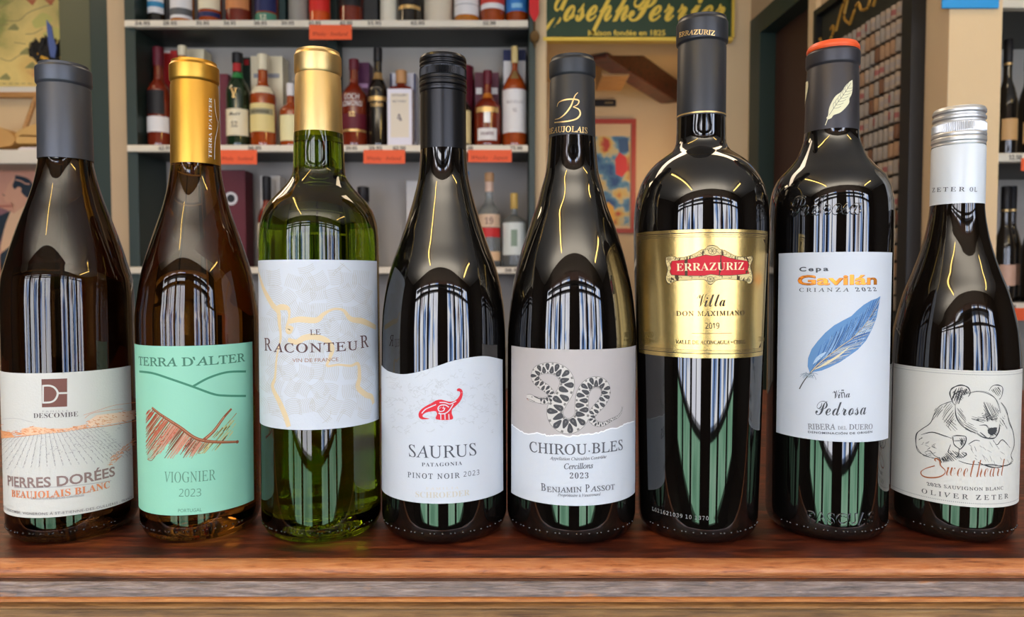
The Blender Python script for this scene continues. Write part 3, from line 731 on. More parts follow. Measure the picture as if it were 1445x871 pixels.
sn = catmull([(98, 232, 15), (112, 236, 26), (135, 244, 22), (165, 249, 24), (192, 242, 26), (197, 222, 28), (180, 200, 31), (152, 180, 33), (132, 155, 36), (140, 128, 38), (172, 116, 42), (212, 118, 48), (246, 138, 54), (262, 172, 58), (254, 212, 62), (228, 255, 64), (212, 292, 66), (222, 328, 66), (256, 352, 62), (294, 345, 60), (322, 312, 58), (322, 268, 54), (326, 222, 50), (346, 186, 46), (380, 172, 44), (412, 186, 42), (420, 220, 40), (404, 256, 38), (376, 288, 34), (362, 316, 28), (376, 340, 22), (408, 345, 15), (440, 328, 10), (468, 314, 7), (482, 296, 5), (488, 272, 3)], 7)
SNB, SND, SNG = ink((196, 191, 185)), ink((66, 65, 68)), ink((116, 112, 110))
n = len(sn)
L.stroke([p[:2] for p in sn], lambda q: sn[min(n-1, int(q*(n-1)+.5))][2]+4, SNG)
L.up(); L.stroke([p[:2] for p in sn], lambda q: sn[min(n-1, int(q*(n-1)+.5))][2], SNB)
k = 22
i = 0
dist = 0
for i in range(18, n-2):
    x, y, wd = sn[i]; dx, dy = sn[i+1][0]-sn[i-1][0], sn[i+1][1]-sn[i-1][1]; l = math.hypot(dx, dy) or 1; dx, dy = dx/l, dy/l
    dist += math.hypot(x-sn[i-1][0], y-sn[i-1][1])
    if dist > wd*0.30+2.0:
        dist = 0; h = wd*0.5; sgn = 1 if k % 2 else -1; k += 1
        t = min(13, wd*0.21)
        px_, py_ = -dy*sgn, dx*sgn
        q_ = lambda a_, s_: (x+px_*h*s_+dx*a_, y+py_*h*s_+dy*a_)
        L.poly([q_(-t*0.45, 0.93), q_(-t*0.95, 0.62), q_(-t*0.75, 0.2), q_(-t*0.2, -0.34), q_(t*0.35, -0.34), q_(t*0.85, 0.2), q_(t*0.95, 0.62), q_(t*0.45, 0.93)], SND, 2)
        L.poly([q_(-t*0.4, -0.95), q_(-t*0.3, -0.66), q_(t*0.4, -0.66), q_(t*0.5, -0.95)], SNG)
        if wd > 30: L.poly([q_(-t*0.18, 0.62), q_(0, 0.28), q_(t*0.22, 0.62)], SNG)
L.disc(120, 233, 2.6, SND); L.stroke([(98, 238), (112, 244), (132, 252)], 2, SND, 3); L.stroke([(128, 230), (150, 240), (182, 240)], 4, SND, 4)
L.stroke([(100, 240), (106, 247)], 2, ink((190, 120, 90)))
INK5 = ink((86, 86, 92))
L.text('CHIROU', (110, 456), (343, 467), 43, 'serif', INK5, off=0.008)
L.text('BLES', (362, 464), (488, 448), 43, 'serif', INK5, off=0.008); L.disc(352, 455, 3, INK5)
L.text('Appellation Chiroubles Contrôlée', (192, 489), (422, 483), 13, 'ital', INK5, off=0.004)
L.text('Cercillons', (250, 528), (368, 524), 23, 'ital', INK5, off=0.012)
L.text('2023', (273, 567), (349, 566), 23, 'bold', INK5, off=-0.004, sp=1.2)
L.text('B', (157, 616), (176, 618), 31, 'serif', INK5, off=0.008); L.text('ENJAMIN', (181, 621), (322, 622), 22, 'serif', INK5, off=0.012)
L.text('P', (336, 622), (353, 621), 31, 'serif', INK5, off=0.008); L.text('ASSOT', (357, 620), (455, 611), 22, 'serif', INK5, off=0.012)
L.text('Propriétaire à Vauxrenard', (224, 639), (398, 636), 12, 'ital', INK5, off=0.004)
L.build('label', b.root)['label'] = 'grey and white torn-edge paper label with a coiled snake'

# --- bottle 6: gold label
b = Bottle(988, 769, 'b', 'tallest black wine bottle with a shiny gold label bearing a red crest', 0.033)
b.glass([(752, 84), (640, 87), (500, 90.5), (380, 94.5), (325, 96), (302, 95.3), (284.7, 93.3), (267.5, 89), (250, 81), (233, 67.6), (222, 53), (216, 43.4), (209, 38), (200, 35.4), (176, 34.8), (165, 34.6)], GL_BLACK, heel=0.007)
b.cap('capsule', foilcap(b, 19, 34, 63, 168, 34.5, 36.8, 34.6, 34.9), mat('black_satin_foil', (50, 51, 55), 0.4, metal=0.4, bump=0.1, bscale=70), 'black capsule with a thin gold line')
L = b.sheet(None, cap=True)
L.text('ERRAZURIZ', (958.5, 53), (1008.5, 50.5), 7, 'serif', GF, off=0.02)
L.build('capsule_lettering', b.cap_o)
L = b.sheet(None, cap=True)
zz = b.zf(157, b.r(34.7)); L.sheet(-1.55*L.R, 1.55*L.R, zz-0.0006, zz+0.0003, GF, 80)
L.build('gold_line', b.cap_o)
L = b.sheet((3.96, 890, 300)); R = b.rbody
GOLDP = mat('gold_metallic_paper', (224, 190, 118), 0.27, metal=0.95, bump=0.03, bscale=400)
ua = L.P(38, 400)[0]; ub = L.P(753, 400)[0]
zt, zb = b.zf(323.5, 0.041), b.zf(506, 0.040)
L.sheet(ua, ub, zb, zt, GOLDP, 90)
K6 = ink((58, 44, 30))
def frame(iu, it, ib, wd):
    a, c = ua+iu, ub-iu; t, d = zt-it, zb+ib
    for p in ([(a, t), (c, t)], [(a, d), (c, d)]):
        p = [(p[0][0]+(p[1][0]-p[0][0])*i/40, p[0][1]) for i in range(41)]; L.stroke(p, wd, K6, raw=True)
    for x in (a, c): L.stroke([(x, d), (x, t)], wd, K6, raw=True)
frame(0.0016, 0.0020, 0.0026, 0.00045); frame(0.0026, 0.0032, 0.0036, 0.0002); frame(0.0034, 0.0042, 0.0045, 0.0002)
for cu, cv, su, sv in ((ua, zt, 1, -1), (ub, zt, -1, -1), (ua, zb, 1, 1), (ub, zb, -1, 1)):
    L.face([(cu+su*0.0042, cv+sv*0.0050), (cu+su*0.0068, cv+sv*0.0050), (cu+su*0.0042, cv+sv*0.0078)][::1 if su*sv > 0 else -1], K6, L.layer())
OG = ink((222, 200, 142)); OGD = ink((70, 52, 30))
outer = [(200, 252), (228, 246), (262, 254), (320, 246), (362, 230), (392, 212), (414, 208), (430, 192), (456, 186), (482, 193), (498, 208), (522, 213), (556, 232), (592, 246), (640, 250), (672, 246), (676, 268), (664, 300), (676, 350), (672, 388), (654, 396), (640, 382), (560, 372), (486, 374), (462, 392), (446, 400), (430, 390), (410, 374), (330, 376), (246, 382), (224, 396), (206, 388), (200, 360), (210, 320), (200, 280)]
L.poly([(438+(x-438)*1.02, 296+(y-296)*1.04) for x, y in outer], OGD, 3)
L.poly(outer, OG, 3)
rnd = random.Random(4)
oc = catmull(outer+[outer[0]], 3)
for i in range(0, len(oc), 2):
    x, y = oc[i]; x = 438+(x-438)*0.95; y = 296+(y-296)*0.85
    a = rnd.uniform(0, 6.28); L.stroke([(x+9*math.cos(a+q), y+7*math.sin(a+q)) for q in (0, 0.9, 1.8, 2.7, 3.6)], 2.2, OGD)
for cx_, cy_, r in ((456, 216, 20), (445, 372, 16), (216, 262, 10), (660, 264, 10), (220, 376, 10), (656, 378, 10)):
    L.disc(cx_, cy_, r, OGD); L.disc(cx_, cy_, r-2.5, OG)
    for q in range(6): L.stroke([(cx_, cy_), (cx_+(r-4)*math.cos(q*1.05), cy_+(r-4)*math.sin(q*1.05))], 2, OGD)
inner = [(224, 290), (234, 272), (320, 264), (380, 248), (418, 238), (456, 244), (500, 238), (540, 252), (590, 264), (648, 272), (656, 294), (648, 318), (656, 340), (560, 350), (490, 350), (446, 344), (410, 352), (320, 352), (232, 348), (222, 330), (230, 312)]
L.poly([(438+(x-438)*1.012, 296+(y-296)*1.05) for x, y in inner], OGD); L.poly(inner, ink((196, 28, 44)))
L.text('ERRAZURIZ', (258, 327), (628, 320), 41, 'bold', ink((238, 222, 176)), off=-0.006)
L.text('Villa', (372, 527), (528, 524), 72, 'script', K6, off=-0.004)
L.text('DON MAXIMIANO', (256, 577), (632, 573), 27, 'serif', ink((80, 62, 40)), off=0.006, sp=1.15)
L.text('2019', (417, 650), (494, 648), 32, 'msans', ink((80, 62, 40)), off=-0.004)
L.stroke([(342, 675), (400, 676), (500, 676), (562, 674)], 1.8, ink((96, 74, 44)))
L.text('VALLE DE ACONCAGUA • CHILE', (253, 732), (637, 731), 21, 'serif', ink((80, 62, 40)), off=0.012)
L.text('VINO', (85, 699), (127, 699), 35, 'serif', ink((110, 94, 50)), off=0.006); L.text('13,5% Alc. Vol.', (85, 723), (135, 726), 17, 'def', ink((110, 94, 50)))
L.text('750 ml', (716, 720), (740, 718), 26, 'def', ink((110, 94, 50)))
L.build('label', b.root)['label'] = 'gold metallic label with a red crest'
L = b.sheet((3.11, 900, 500)); LC = ink((160, 160, 160))
L.text('L021621039 10 1370', (64, 685), (310, 728), 16, 'mono', LC, off=-0.006)
L.build('lot_code', b.glass_o)

# --- bottle 7: orange seal, blue feather
b = Bottle(1171, 767, 'b', 'black wine bottle with an orange-topped capsule and a white label with a blue feather', 0.033)
b.glass([(730, 87.5), (337, 89), (310, 89), (289, 88), (270, 85), (251, 76), (238, 63), (228, 54), (220, 48.5), (206, 42.5), (197, 40), (186, 39)], GL_BLACK)
pr = foilcap(b, 66, 77, 95, 191, 36.5, 39, 37.2, 39.2)
b.cap('capsule', pr, mat('graphite_foil', (58, 56, 60), 0.42, metal=0.45, bump=0.12, bscale=60))
cf = b.cf; cap_ = b.cap_o
rt = b.r(36.6, 60); zt_ = b.zf(51.5, rt); z0_ = b.za(77)+0.0008
b.cap('seal', [(rt*0.9, z0_), (rt+0.0002, z0_), (rt+0.0006, z0_+0.001), (rt+0.0005, zt_-0.003), (rt-0.0008, zt_-0.0008), (rt-0.003, zt_), (0, zt_+0.0002)], mat('orange_wax', (226, 84, 36), 0.4, bump=0.2, bscale=90), 'orange top seal'); b.cap_o.parent = cap_; b.cap_o = cap_
b.cf = cf
L = b.sheet((3.63, 1000, 0), cap=True); FC = ink((222, 216, 180)); FD = ink((74, 72, 70))
fe = [(735, 410), (722, 418), (700, 440), (680, 470), (650, 492), (628, 528), (616, 560), (612, 592), (604, 604), (612, 612), (630, 604), (640, 590), (672, 578), (698, 555), (718, 528), (720, 505), (732, 480), (736, 440)]
L.poly(fe, FC, 3); L.stroke([(598, 642), (606, 620), (618, 590)], 4, FC)
L.stroke([(618, 590), (650, 540), (690, 485), (728, 425)], 2, FD, 4)
for t in range(7):
    x, y = 640+t*12, 556-t*17; L.stroke([(x, y), (x+24, y-4), (x+38, y-12)], 1.6, FD, 3); L.stroke([(x, y), (x-2, y-20), (x+6, y-34)], 1.6, FD, 3)
L.poly([(511, 416), (496, 424), (484, 448), (476, 490), (471, 540), (470, 578), (482, 552), (497, 520), (506, 480), (512, 440)], FC, 3)
L.stroke([(464, 575), (480, 510), (500, 430)], 1.6, FD, 3)
L.build('capsule_feathers', b.cap_o)['label'] = 'pale printed feathers'
L = b.sheet((2.905, 1080, 340)); R = b.rbody
ua = L.P(54, 220)[0]; ub = L.P(513, 300)[0]
L.sheet(ua, ub, b.zf(624, R), b.zf(355.5, R), PAPER, 90)
DK = ink((66, 68, 74))
L.text('Cepa', (140, 125), (259, 123), 19, 'def', DK, off=0.03, sp=1.35)
GO = mat('orange_gold_print', (222, 138, 44), 0.3, metal=0.6)
L.text('Gavilán', (133, 181), (456, 178), 41, 'def', ink((150, 82, 30)), off=0.035); L.text('Gavilán', (133, 179.5), (455, 177), 41, 'def', GO, off=0.022)
L.text('CRIANZA 2022', (140, 209), (455, 206), 16, 'serif', DK, off=0.006, sp=1.5)
fe = [(470, 226), (455, 236), (432, 244), (402, 262), (376, 284), (352, 308), (318, 326), (282, 346), (246, 376), (214, 412), (190, 444), (176, 480), (174, 515), (182, 538), (208, 536), (230, 532), (262, 519), (306, 497), (342, 472), (378, 446), (412, 408), (436, 362), (454, 316), (462, 274)]
L.poly(fe, ink((92, 134, 180)))
shaft = catmull([(182, 545), (215, 508), (258, 472), (310, 432), (352, 402), (392, 362), (428, 312), (466, 240)], 10)
rnd = random.Random(9)
bl = [(62, 108, 166), (110, 150, 194), (48, 84, 130), (140, 172, 206), (78, 124, 180), (40, 62, 96)]
br2 = [(62, 112, 172), (96, 140, 190), (170, 190, 206), (120, 130, 140), (48, 88, 146), (200, 190, 160)]
def inside(x, y, P=fe):
    c = False
    for (x0, y0), (x1, y1) in zip(P, P[1:]+P[:1]):
        if (y0 > y) != (y1 > y) and x < (x1-x0)*(y-y0)/(y1-y0)+x0: c = not c
    return c
for i in range(3, len(shaft)-2):
    for rep in range(5):
        x, y = shaft[i]; x += rnd.uniform(-3, 3); y += rnd.uniform(-3, 3)
        for side in (0, 1):
            dx, dy = ((0.50, -0.86), (0.90, -0.42))[side]
            dx += rnd.uniform(-0.12, 0.12)
            p = [(x, y)]
            for q in range(14):
                nx, ny = p[-1][0]+dx*9, p[-1][1]+dy*9
                if not inside(nx, ny): break
                p.append((nx, ny)); dx *= 0.97 if side == 0 else 1.0; dy *= 1.0 if side == 0 else 0.95
            if len(p) > 2: L.stroke(p, lambda q, wq=rnd.uniform(1.2, 3): wq*(1.1-0.7*q), ink((bl, br2)[side][rnd.randrange(6)]))
L.up()
for p, c, wd in ([[(195, 530), (240, 508), (300, 470), (345, 432)], (212, 200, 160), 9], [[(196, 505), (220, 478), (250, 455)], (166, 190, 212), 14]):
    L.stroke(p, lambda q, wd=wd: wd*math.sin(PI*min(.98, max(.05, q))), ink(c), 6)
for i in range(34):
    t = rnd.random(); x, y = 372+70*t+rnd.uniform(-14, 14), 425-130*t+rnd.uniform(-26, 40)
    if inside(x, y) and inside(x+8, y-6): L.stroke([(x, y), (x+4, y-6), (x+9, y-8)], 2, ink(((168, 186, 206), (60, 90, 130))[i % 2]), 2)
L.up(); L.stroke(shaft, lambda q: 6.5-4.5*q, ink((60, 58, 56))); L.stroke([(x+1, y-1.2) for x, y in shaft], lambda q: 3.6-2.6*q, ink((206, 190, 160)))
L.stroke([(141, 607), (152, 586), (168, 562), (186, 541)], lambda q: 5-1.5*q, ink((76, 72, 70)), 5)
for i in range(26):
    a = rnd.uniform(-0.4, 3.6); l = rnd.uniform(14, 34); x, y = 178+rnd.uniform(-8, 10), 548+rnd.uniform(-8, 8)
    L.stroke([(x, y), (x-l*0.5*math.cos(a)+3, y+l*0.3*math.sin(a)), (x-l*math.cos(a), y-l*0.6*math.sin(a)+8)], 1.5, ink(((150, 164, 176), (110, 126, 140))[i % 2]), 3)
L.text('Viña', (277, 646), (347, 641), 34, 'script', DK, off=0.0)
L.text('Pedrosa', (206, 713), (412, 711), 60, 'script', DK, off=-0.002)
GY7 = ink((112, 112, 116))
L.text('RIBERA', (176, 772), (287, 773), 24, 'serif', GY7, off=0.01); L.text('DEL', (297, 773), (333, 773), 14, 'serif', GY7, off=0.01); L.text('DUERO', (342, 773), (437, 771), 22, 'serif', GY7, off=0.01)
L.text('DENOMINACIÓN DE ORIGEN', (176, 787), (436, 786), 9, 'def', DK, off=0.022, sp=1.15)
L.build('label', b.root)['label'] = 'white paper label with a blue feather'
L = b.sheet((8.71, 1100, 240), lift=-0.0007)
G7 = GL_BLACK
L.text('Pedrosa', (120, 570), (1010, 535), 250, 'script', G7, ext=0.045, off=0.012)
L.build('embossed_lettering', b.glass_o, 0.002, 0.003)
L = b.sheet((5.445, 1080, 620), lift=-0.0005)
L.text('PASCUAS', (322, 632), (832, 640), 88, 'def', G7, ext=0.075, off=0.015, sp=1.15)
L.build('embossed_lettering', b.glass_o, 0.002)

# --- bottle 8: silver screw cap, bear sketch
b = Bottle(1349, 770, 'b', 'dark brown wine bottle with silver screw cap and a bear sketch on its white label', 0.034)
b.glass([(730, 93.5), (520, 94), (468, 90), (441, 84), (413, 75.5), (385.7, 64), (358, 53.5), (330.6, 45.5), (297.5, 39.8), (284, 39)], GL_BLACK2)
zs = [(157, 0.975), (159, 1.0), (162, 1.0), (164, 0.95), (166, 0.95), (168, 1.0), (171, 1.0), (173, 0.95), (175, 0.95), (176.5, 1.0), (178.5, 1.02), (188, 1.02), (190, 1.0), (192, 1.025), (195, 1.025), (196, 1.0), (198, 1.025), (202, 1.03), (204, 1.0), (206, 1.0), (207, 1.015), (210, 1.01)]
pr = screwcap(b, zs, 38.8, 290, 39.6)
b.cap('screw_cap', pr[3:] if False else [(b.r(38.6), b.za(208))]+[p for p in pr[3:] if p[1] > b.za(207.5)], mat('silver_metal', (206, 206, 206), 0.4, metal=0.75), 'silver ridged screw cap', n=192, knurl=(b.za(188), b.za(178.5), 0.03))
re = b.r(39.6, 250)
b.cap('cap_sleeve', [(re-0.0005, b.za(290)+0.0002), (re, b.za(290)), (re, b.za(260)), (re-0.0001, b.za(212)), (re-0.0004, b.za(208.5)), (re-0.0012, b.za(208)+0.0003)], mat('white_enamel_sleeve', (212, 216, 220), 0.3, coat=0.2), 'white sleeve with spaced lettering')
L = b.sheet((5.127, 1290, 140), cap=True)
K8 = ink((62, 62, 66))
L.text('OLIVER ZETER OLIVER ZETER', (-66, 694), (744, 690), 38, 'serif', K8, off=0.01, sp=1.6) if False else None
L.text('ZETER', (133, 674), (366, 668), 33, 'serif', K8, off=0.008, sp=1.5)
L.text('OL', (400, 668), (452, 670), 33, 'serif', K8, off=0.008, sp=1.5); L.text('R', (78, 679), (94, 678), 33, 'serif', K8, off=0.008)
L.build('sleeve_lettering', b.cap_o)
L = b.sheet((2.905, 1245, 490)); R = b.rbody
ua = L.P(42, 300)[0]; ub = L.P(577, 300)[0]
zt, zb = b.zf(523.5, R), b.zf(716.5, R)
L.sheet(ua-0.03, ua-0.0012, zb+0.002, zt, mat('grey_label_paper', (188, 190, 194), 0.6, spec=0.3), 16)
L.sheet(ua, 1.45*R, zb, zt, PAPERC, 90)
nd = 110
for q in range(nd):
    u = ua+0.001+(1.4*R-ua)*q/nd
    for v in (zt-0.0024, zb+0.0022):
        L.face([(u+0.00028*math.cos(t*PI/3), v+0.00028*math.sin(t*PI/3)) for t in range(6)], ink((120, 120, 124)), L.lift+0.00005)
L.stroke([(ua+0.0006+(1.42*R-ua)*i/60, zt-0.0010) for i in range(61)], 0.00014, ink((150, 150, 152)), raw=True)
BK, BG = ink((50, 50, 52)), ink((108, 108, 108))
rnd = random.Random(21)
def sk(pts, wd=1.8, m=None, reps=2, j=2.5):
    wd *= 1.2
    for r_ in range(reps): L.stroke([(x+rnd.uniform(-j, j), y+rnd.uniform(-j, j)) for x, y in pts], lambda q, wq=rnd.uniform(0.7, 1.2)*wd: wq*(0.6+0.6*math.sin(PI*q)), m or BK, 4)
def hatch(P, a, gap, wd=1.4, m=None, ln=1.0):
    xs = [p[0] for p in P]; ys = [p[1] for p in P]; cx_, cy_ = sum(xs)/len(xs), sum(ys)/len(ys); rr = max(max(xs)-min(xs), max(ys)-min(ys))
    ca, sa = math.cos(a), math.sin(a); q = -rr
    while q < rr:
        seg = [(cx_-sa*q+ca*t, cy_+ca*q+sa*t) for t in [rr*(i/30-1) for i in range(61)]]
        ins = [p for p in seg if inside(p[0], p[1], P)]
        if len(ins) > 2: sk([ins[0], ((ins[0][0]+ins[-1][0])/2+rnd.uniform(-2, 2), (ins[0][1]+ins[-1][1])/2), ins[-1]], wd, m, 1, 2)
        q += gap*rnd.uniform(0.7, 1.3)
sk([(285, 215), (278, 185), (290, 165), (320, 157), (350, 165), (362, 185), (352, 205)], 2.4); sk([(298, 235), (285, 215), (300, 190), (330, 180), (348, 192)], 2)
hatch([(288, 180), (318, 162), (348, 170), (356, 188), (330, 200), (318, 235), (296, 232)], 1.9, 5, 2.2)
hatch([(300, 180), (345, 175), (330, 215), (305, 220)], 0.7, 6, 1.8)
sk([(438, 178), (450, 160), (474, 155), (490, 168), (488, 200), (478, 215)], 2.2); hatch([(442, 176), (474, 160), (486, 176), (480, 206), (466, 196)], 1.0, 5, 2)
sk([(350, 190), (385, 180), (425, 186), (455, 205), (474, 232), (482, 270)], 1.6); sk([(300, 232), (300, 275), (315, 310), (345, 335), (385, 355)], 1.8)
hatch([(305, 245), (325, 250), (345, 300), (335, 325), (312, 300)], 0.9, 6, 1.6)
hatch([(412, 225), (432, 222), (480, 260), (470, 310), (440, 300), (425, 310)], 1.1, 5, 2.0); hatch([(360, 285), (420, 285), (424, 310), (372, 305)], 0.25, 6, 1.8)
hatch([(405, 270), (470, 275), (470, 300), (410, 300)], -0.5, 6, 1.8); hatch([(330, 300), (372, 318), (396, 350), (360, 352), (338, 335)], 0.5, 6, 1.4)
L.disc(391, 298, 5, BK, ry=4); L.disc(447, 296, 4.5, BK, ry=4)
L.poly([(430, 338), (444, 330), (462, 331), (468, 342), (460, 356), (444, 362), (432, 352)], BK); hatch([(428, 330), (470, 328), (468, 362), (440, 370)], 0.6, 4, 2.2)
sk([(385, 352), (410, 368), (440, 374), (462, 370), (476, 345), (478, 320)], 2); sk([(400, 348), (425, 372)], 1.8); sk([(396, 322), (420, 320), (436, 332)], 1.4)
sk([(285, 222), (240, 240), (215, 270), (200, 310), (165, 335), (142, 355), (140, 395), (150, 425), (175, 445), (215, 455)], 1.8)
hatch([(252, 232), (285, 225), (300, 300), (270, 330), (245, 300)], 2.2, 10, 1.6); hatch([(248, 290), (300, 300), (310, 345), (270, 340)], 0.75, 8, 1.6)
hatch([(215, 250), (260, 240), (235, 280), (205, 300)], -0.9, 8, 1.6)
sk([(160, 360), (205, 348), (250, 362), (285, 375)], 1.6); sk([(150, 380), (165, 372)], 1.4); sk([(175, 430), (195, 425), (215, 445), (240, 455)], 1.4)
for i in range(22):
    x, y = rnd.uniform(148, 215), rnd.uniform(395, 445); sk([(x, y), (x+rnd.uniform(8, 18), y+rnd.uniform(-12, 12))], 1.2, BG, 1)
sk([(484, 225), (505, 258), (520, 310), (536, 350), (538, 400), (526, 440), (530, 465), (505, 488)], 1.8); sk([(490, 300), (510, 335)], 1.3)
hatch([(476, 290), (500, 280), (495, 320), (478, 335)], 0.9, 8, 1.4)
sk([(312, 465), (350, 478), (400, 480), (450, 482), (495, 486), (530, 476)], 1.8); sk([(390, 472), (430, 488), (470, 492), (520, 480)], 2)
for i in range(20):
    x, y = rnd.uniform(350, 510), rnd.uniform(385, 465); sk([(x, y), (x+rnd.uniform(6, 16), y+rnd.uniform(8, 26))], 1.1, BG, 1)
sk([(350, 398), (380, 382), (400, 385)], 1.4); sk([(450, 380), (470, 400), (490, 380), (520, 410)], 1.3)
sk([(288, 366), (312, 362), (342, 366), (338, 395), (322, 416), (310, 414), (296, 398), (288, 366)], 2.2); sk([(290, 384), (340, 382)], 1.4); hatch([(318, 372), (340, 370), (334, 398), (320, 410)], 1.3, 5, 1.8)
sk([(314, 414), (312, 445), (300, 450), (330, 452)], 1.8)
hatch([(270, 420), (300, 425), (345, 435), (335, 455), (280, 470), (235, 465)], 0.8, 7, 2.2); hatch([(225, 455), (270, 445), (275, 470), (240, 475)], 1.1, 5, 2.2)
sk([(280, 400), (270, 430), (290, 440)], 1.8); sk([(330, 430), (345, 440), (330, 452)], 1.8)
CU = ink((158, 92, 56))
L.text('weetheart', (262, 527), (500, 526), 78, 'script', CU, off=-0.014)
L.stroke([(222, 468), (216, 462), (222, 456), (236, 466), (240, 485), (258, 505), (254, 520), (232, 532), (196, 535), (168, 528), (160, 512), (178, 498), (216, 486)], lambda q: 2.5+3.5*abs(math.sin(q*7)), CU, 8)
L.text('2023 SAUVIGNON BLANC', (183, 566), (493, 583), 14, 'serif', ink((90, 88, 88)), off=0.012, sp=1.15)
L.text('OLIVER ZETER', (163, 597), (513, 618), 20, 'serif', ink((70, 68, 68)), off=0.008, sp=1.6)
L.build('label', b.root)['label'] = 'white paper label with a pencil sketch of a bear holding a glass'

# ------------------------------------------------------------------ flat lettering and flat prints
def ptext(bm, t, x0, x1, y, z, cap, style='def', off=0.0, mi=0, sp=1.0):
    vs, fs = glyphs(t, style, off, sp); ch = capheight(style, off)
    a = min(p[0] for p in vs); k = (x1-x0)/(max(p[0] for p in vs)-a)
    nv = [bm.verts.new((x0+(p[0]-a)*k, y, z+p[1]*cap/ch)) for p in vs]
    for f in fs:
        try: bm.faces.new([nv[i] for i in f]).material_index = mi
        except ValueError: pass
def ppoly(bm, pts, Y, mi, org=Vector((0, 0, 0)), smooth=0):
    if smooth: pts = catmull(list(pts)+[pts[0]], smooth)[:-1]
    f = bm.faces.new([bm.verts.new(at(x, y, Y)-org) for x, y in pts]); f.material_index = mi
    if len(pts) > 4: bmesh.ops.triangulate(bm, faces=[f])
def pstroke(bm, pts, wd, Y, mi, org=Vector((0, 0, 0)), smooth=6):
    if smooth: pts = catmull(pts, smooth)
    for i in range(len(pts)-1):
        (x0, y0), (x1, y1) = pts[i], pts[i+1]; l = math.hypot(x1-x0, y1-y0) or 1e-6
        w_ = (wd(i/(len(pts)-1)) if callable(wd) else wd)/2; nx, ny = -(y1-y0)/l*w_, (x1-x0)/l*w_
        f = bm.faces.new([bm.verts.new(at(x, y, Y)-org) for x, y in ((x0+nx, y0+ny), (x1+nx, y1+ny), (x1-nx, y1-ny), (x0-nx, y0-ny))]); f.material_index = mi

# ------------------------------------------------------------------ the shelf unit with the spirits
ZT = [sz(30, SY), sz(205.5, SY), sz(377, SY), sz(560, SY)]      # tops of the shelves
TH = 0.021
su = thing('shelf_unit', 'dark green shelf unit with cream-edged shelves full of spirits behind the counter', 'shelf', (sx(470, SY), SY, -1.0))
org = Vector((sx(470, SY), SY, -1.0))
def part(name, m, parent, fn, o=org, smooth=None):
    bm = bmesh.new(); fn(bm)
    for v in bm.verts: v.co -= o
    return obj(name, bm, m, parent, smooth)
xl0, xl1, xr0, xr1 = sx(181, SY), sx(196, SY), sx(746, SY), sx(757, SY)-0.004
part('side_panel', M['green'], su, lambda bm: box(bm, xl0, xl1, SY, 2.395, -1.0, 1.45, 0, 0.002))
part('side_panel', M['green'], su, lambda bm: box(bm, xr0, xr1, SY-0.012, 2.395, -1.0, 1.45, 0, 0.002))
part('back_panel', M['greyback'], su, lambda bm: box(bm, xl1+0.001, xr0-0.001, 2.38, 2.395, -1.0, 1.45))
part('divider', M['green'], su, lambda bm: box(bm, sx(464, 2.31), sx(478, 2.31), 2.31, 2.379, -1.0, 1.45))
PR = ink((84, 74, 66))
prices = [[(199, 220, '24.95'), (238, 257, '28.95'), (284, 302, '31.95'), (322, 339, '34.95'), (364, 382, '38.95'), (402, 420, '39.95'), (440, 457, '41.95'), (483, 501, '42.95'), (522, 541, '51.95'), (582, 601, '62.95'), (682, 700, '52.90')],
          [(228, 246, '42.95'), (302, 313, '.95'), (353, 372, '36.95'), (490, 506, '39.95'), (522, 541, '39.95'), (556, 574, '62.90'), (652, 668, '55.90'), (720, 737, '75.90')], [(712, 735, '38.95')], []]
for zt_, pl in zip(ZT, prices):
    def fn(bm, zt_=zt_, pl=pl):
        box(bm, xl0+0.006, xr0-0.002, SY-0.012, SY+0.012, zt_-TH, zt_, 0, 0.003)
        box(bm, xl1+0.001, xr0-0.001, SY+0.0121, 2.379, zt_-TH, zt_-0.001, 1)
        for a, b_, t in pl:
            ptext(bm, t, sx(a, SY), sx(b_, SY), SY-0.0126, zt_-TH*0.72, 0.0105, 'bold', 0.02, 2)
    part('shelf', [M['shelfedge'], M['shelfdark'], PR], su, fn)
# orange cards clipped under the shelf edges
for i, (a, b_, y0, y1, t, lb) in enumerate(((441, 500, 41, 58, 'Whisky · Scotland', 'orange handwritten card under the top shelf edge'), (312, 366, 216.5, 233, 'Whisky · Scotland', 'orange handwritten card just right of the gold bottle capsule'),
        (515, 573, 217, 232, 'Whisky · Ireland', 'orange handwritten card left of the black screw cap'), (661, 722, 217, 230, 'Whisky · Japan', 'orange handwritten card right of the black screw cap'))):
    o_ = at((a+b_)/2, y0, SY-0.0125)
    bm = bmesh.new(); x0, x1, z1, z0 = sx(a, SY), sx(b_, SY), o_.z-0.0005, sz(y1, SY)
    zsh = ZT[0] if y0 < 100 else ZT[1]
    box(bm, x0, x1, SY-0.0140, SY-0.0130, z0, zsh-TH*0.75)
    ptext(bm, t, x0+0.01, x1-0.012, SY-0.01415, (z0+z1)/2-0.004, 0.011, 'ital', 0.01, 1)
    for v in bm.verts: v.co -= o_
    c = obj('shelf_card', bm, [M['orange'], ink((150, 40, 16))]); c.location = o_
    tag(c, lb, 'card', 'orange cards on the shelf edges')

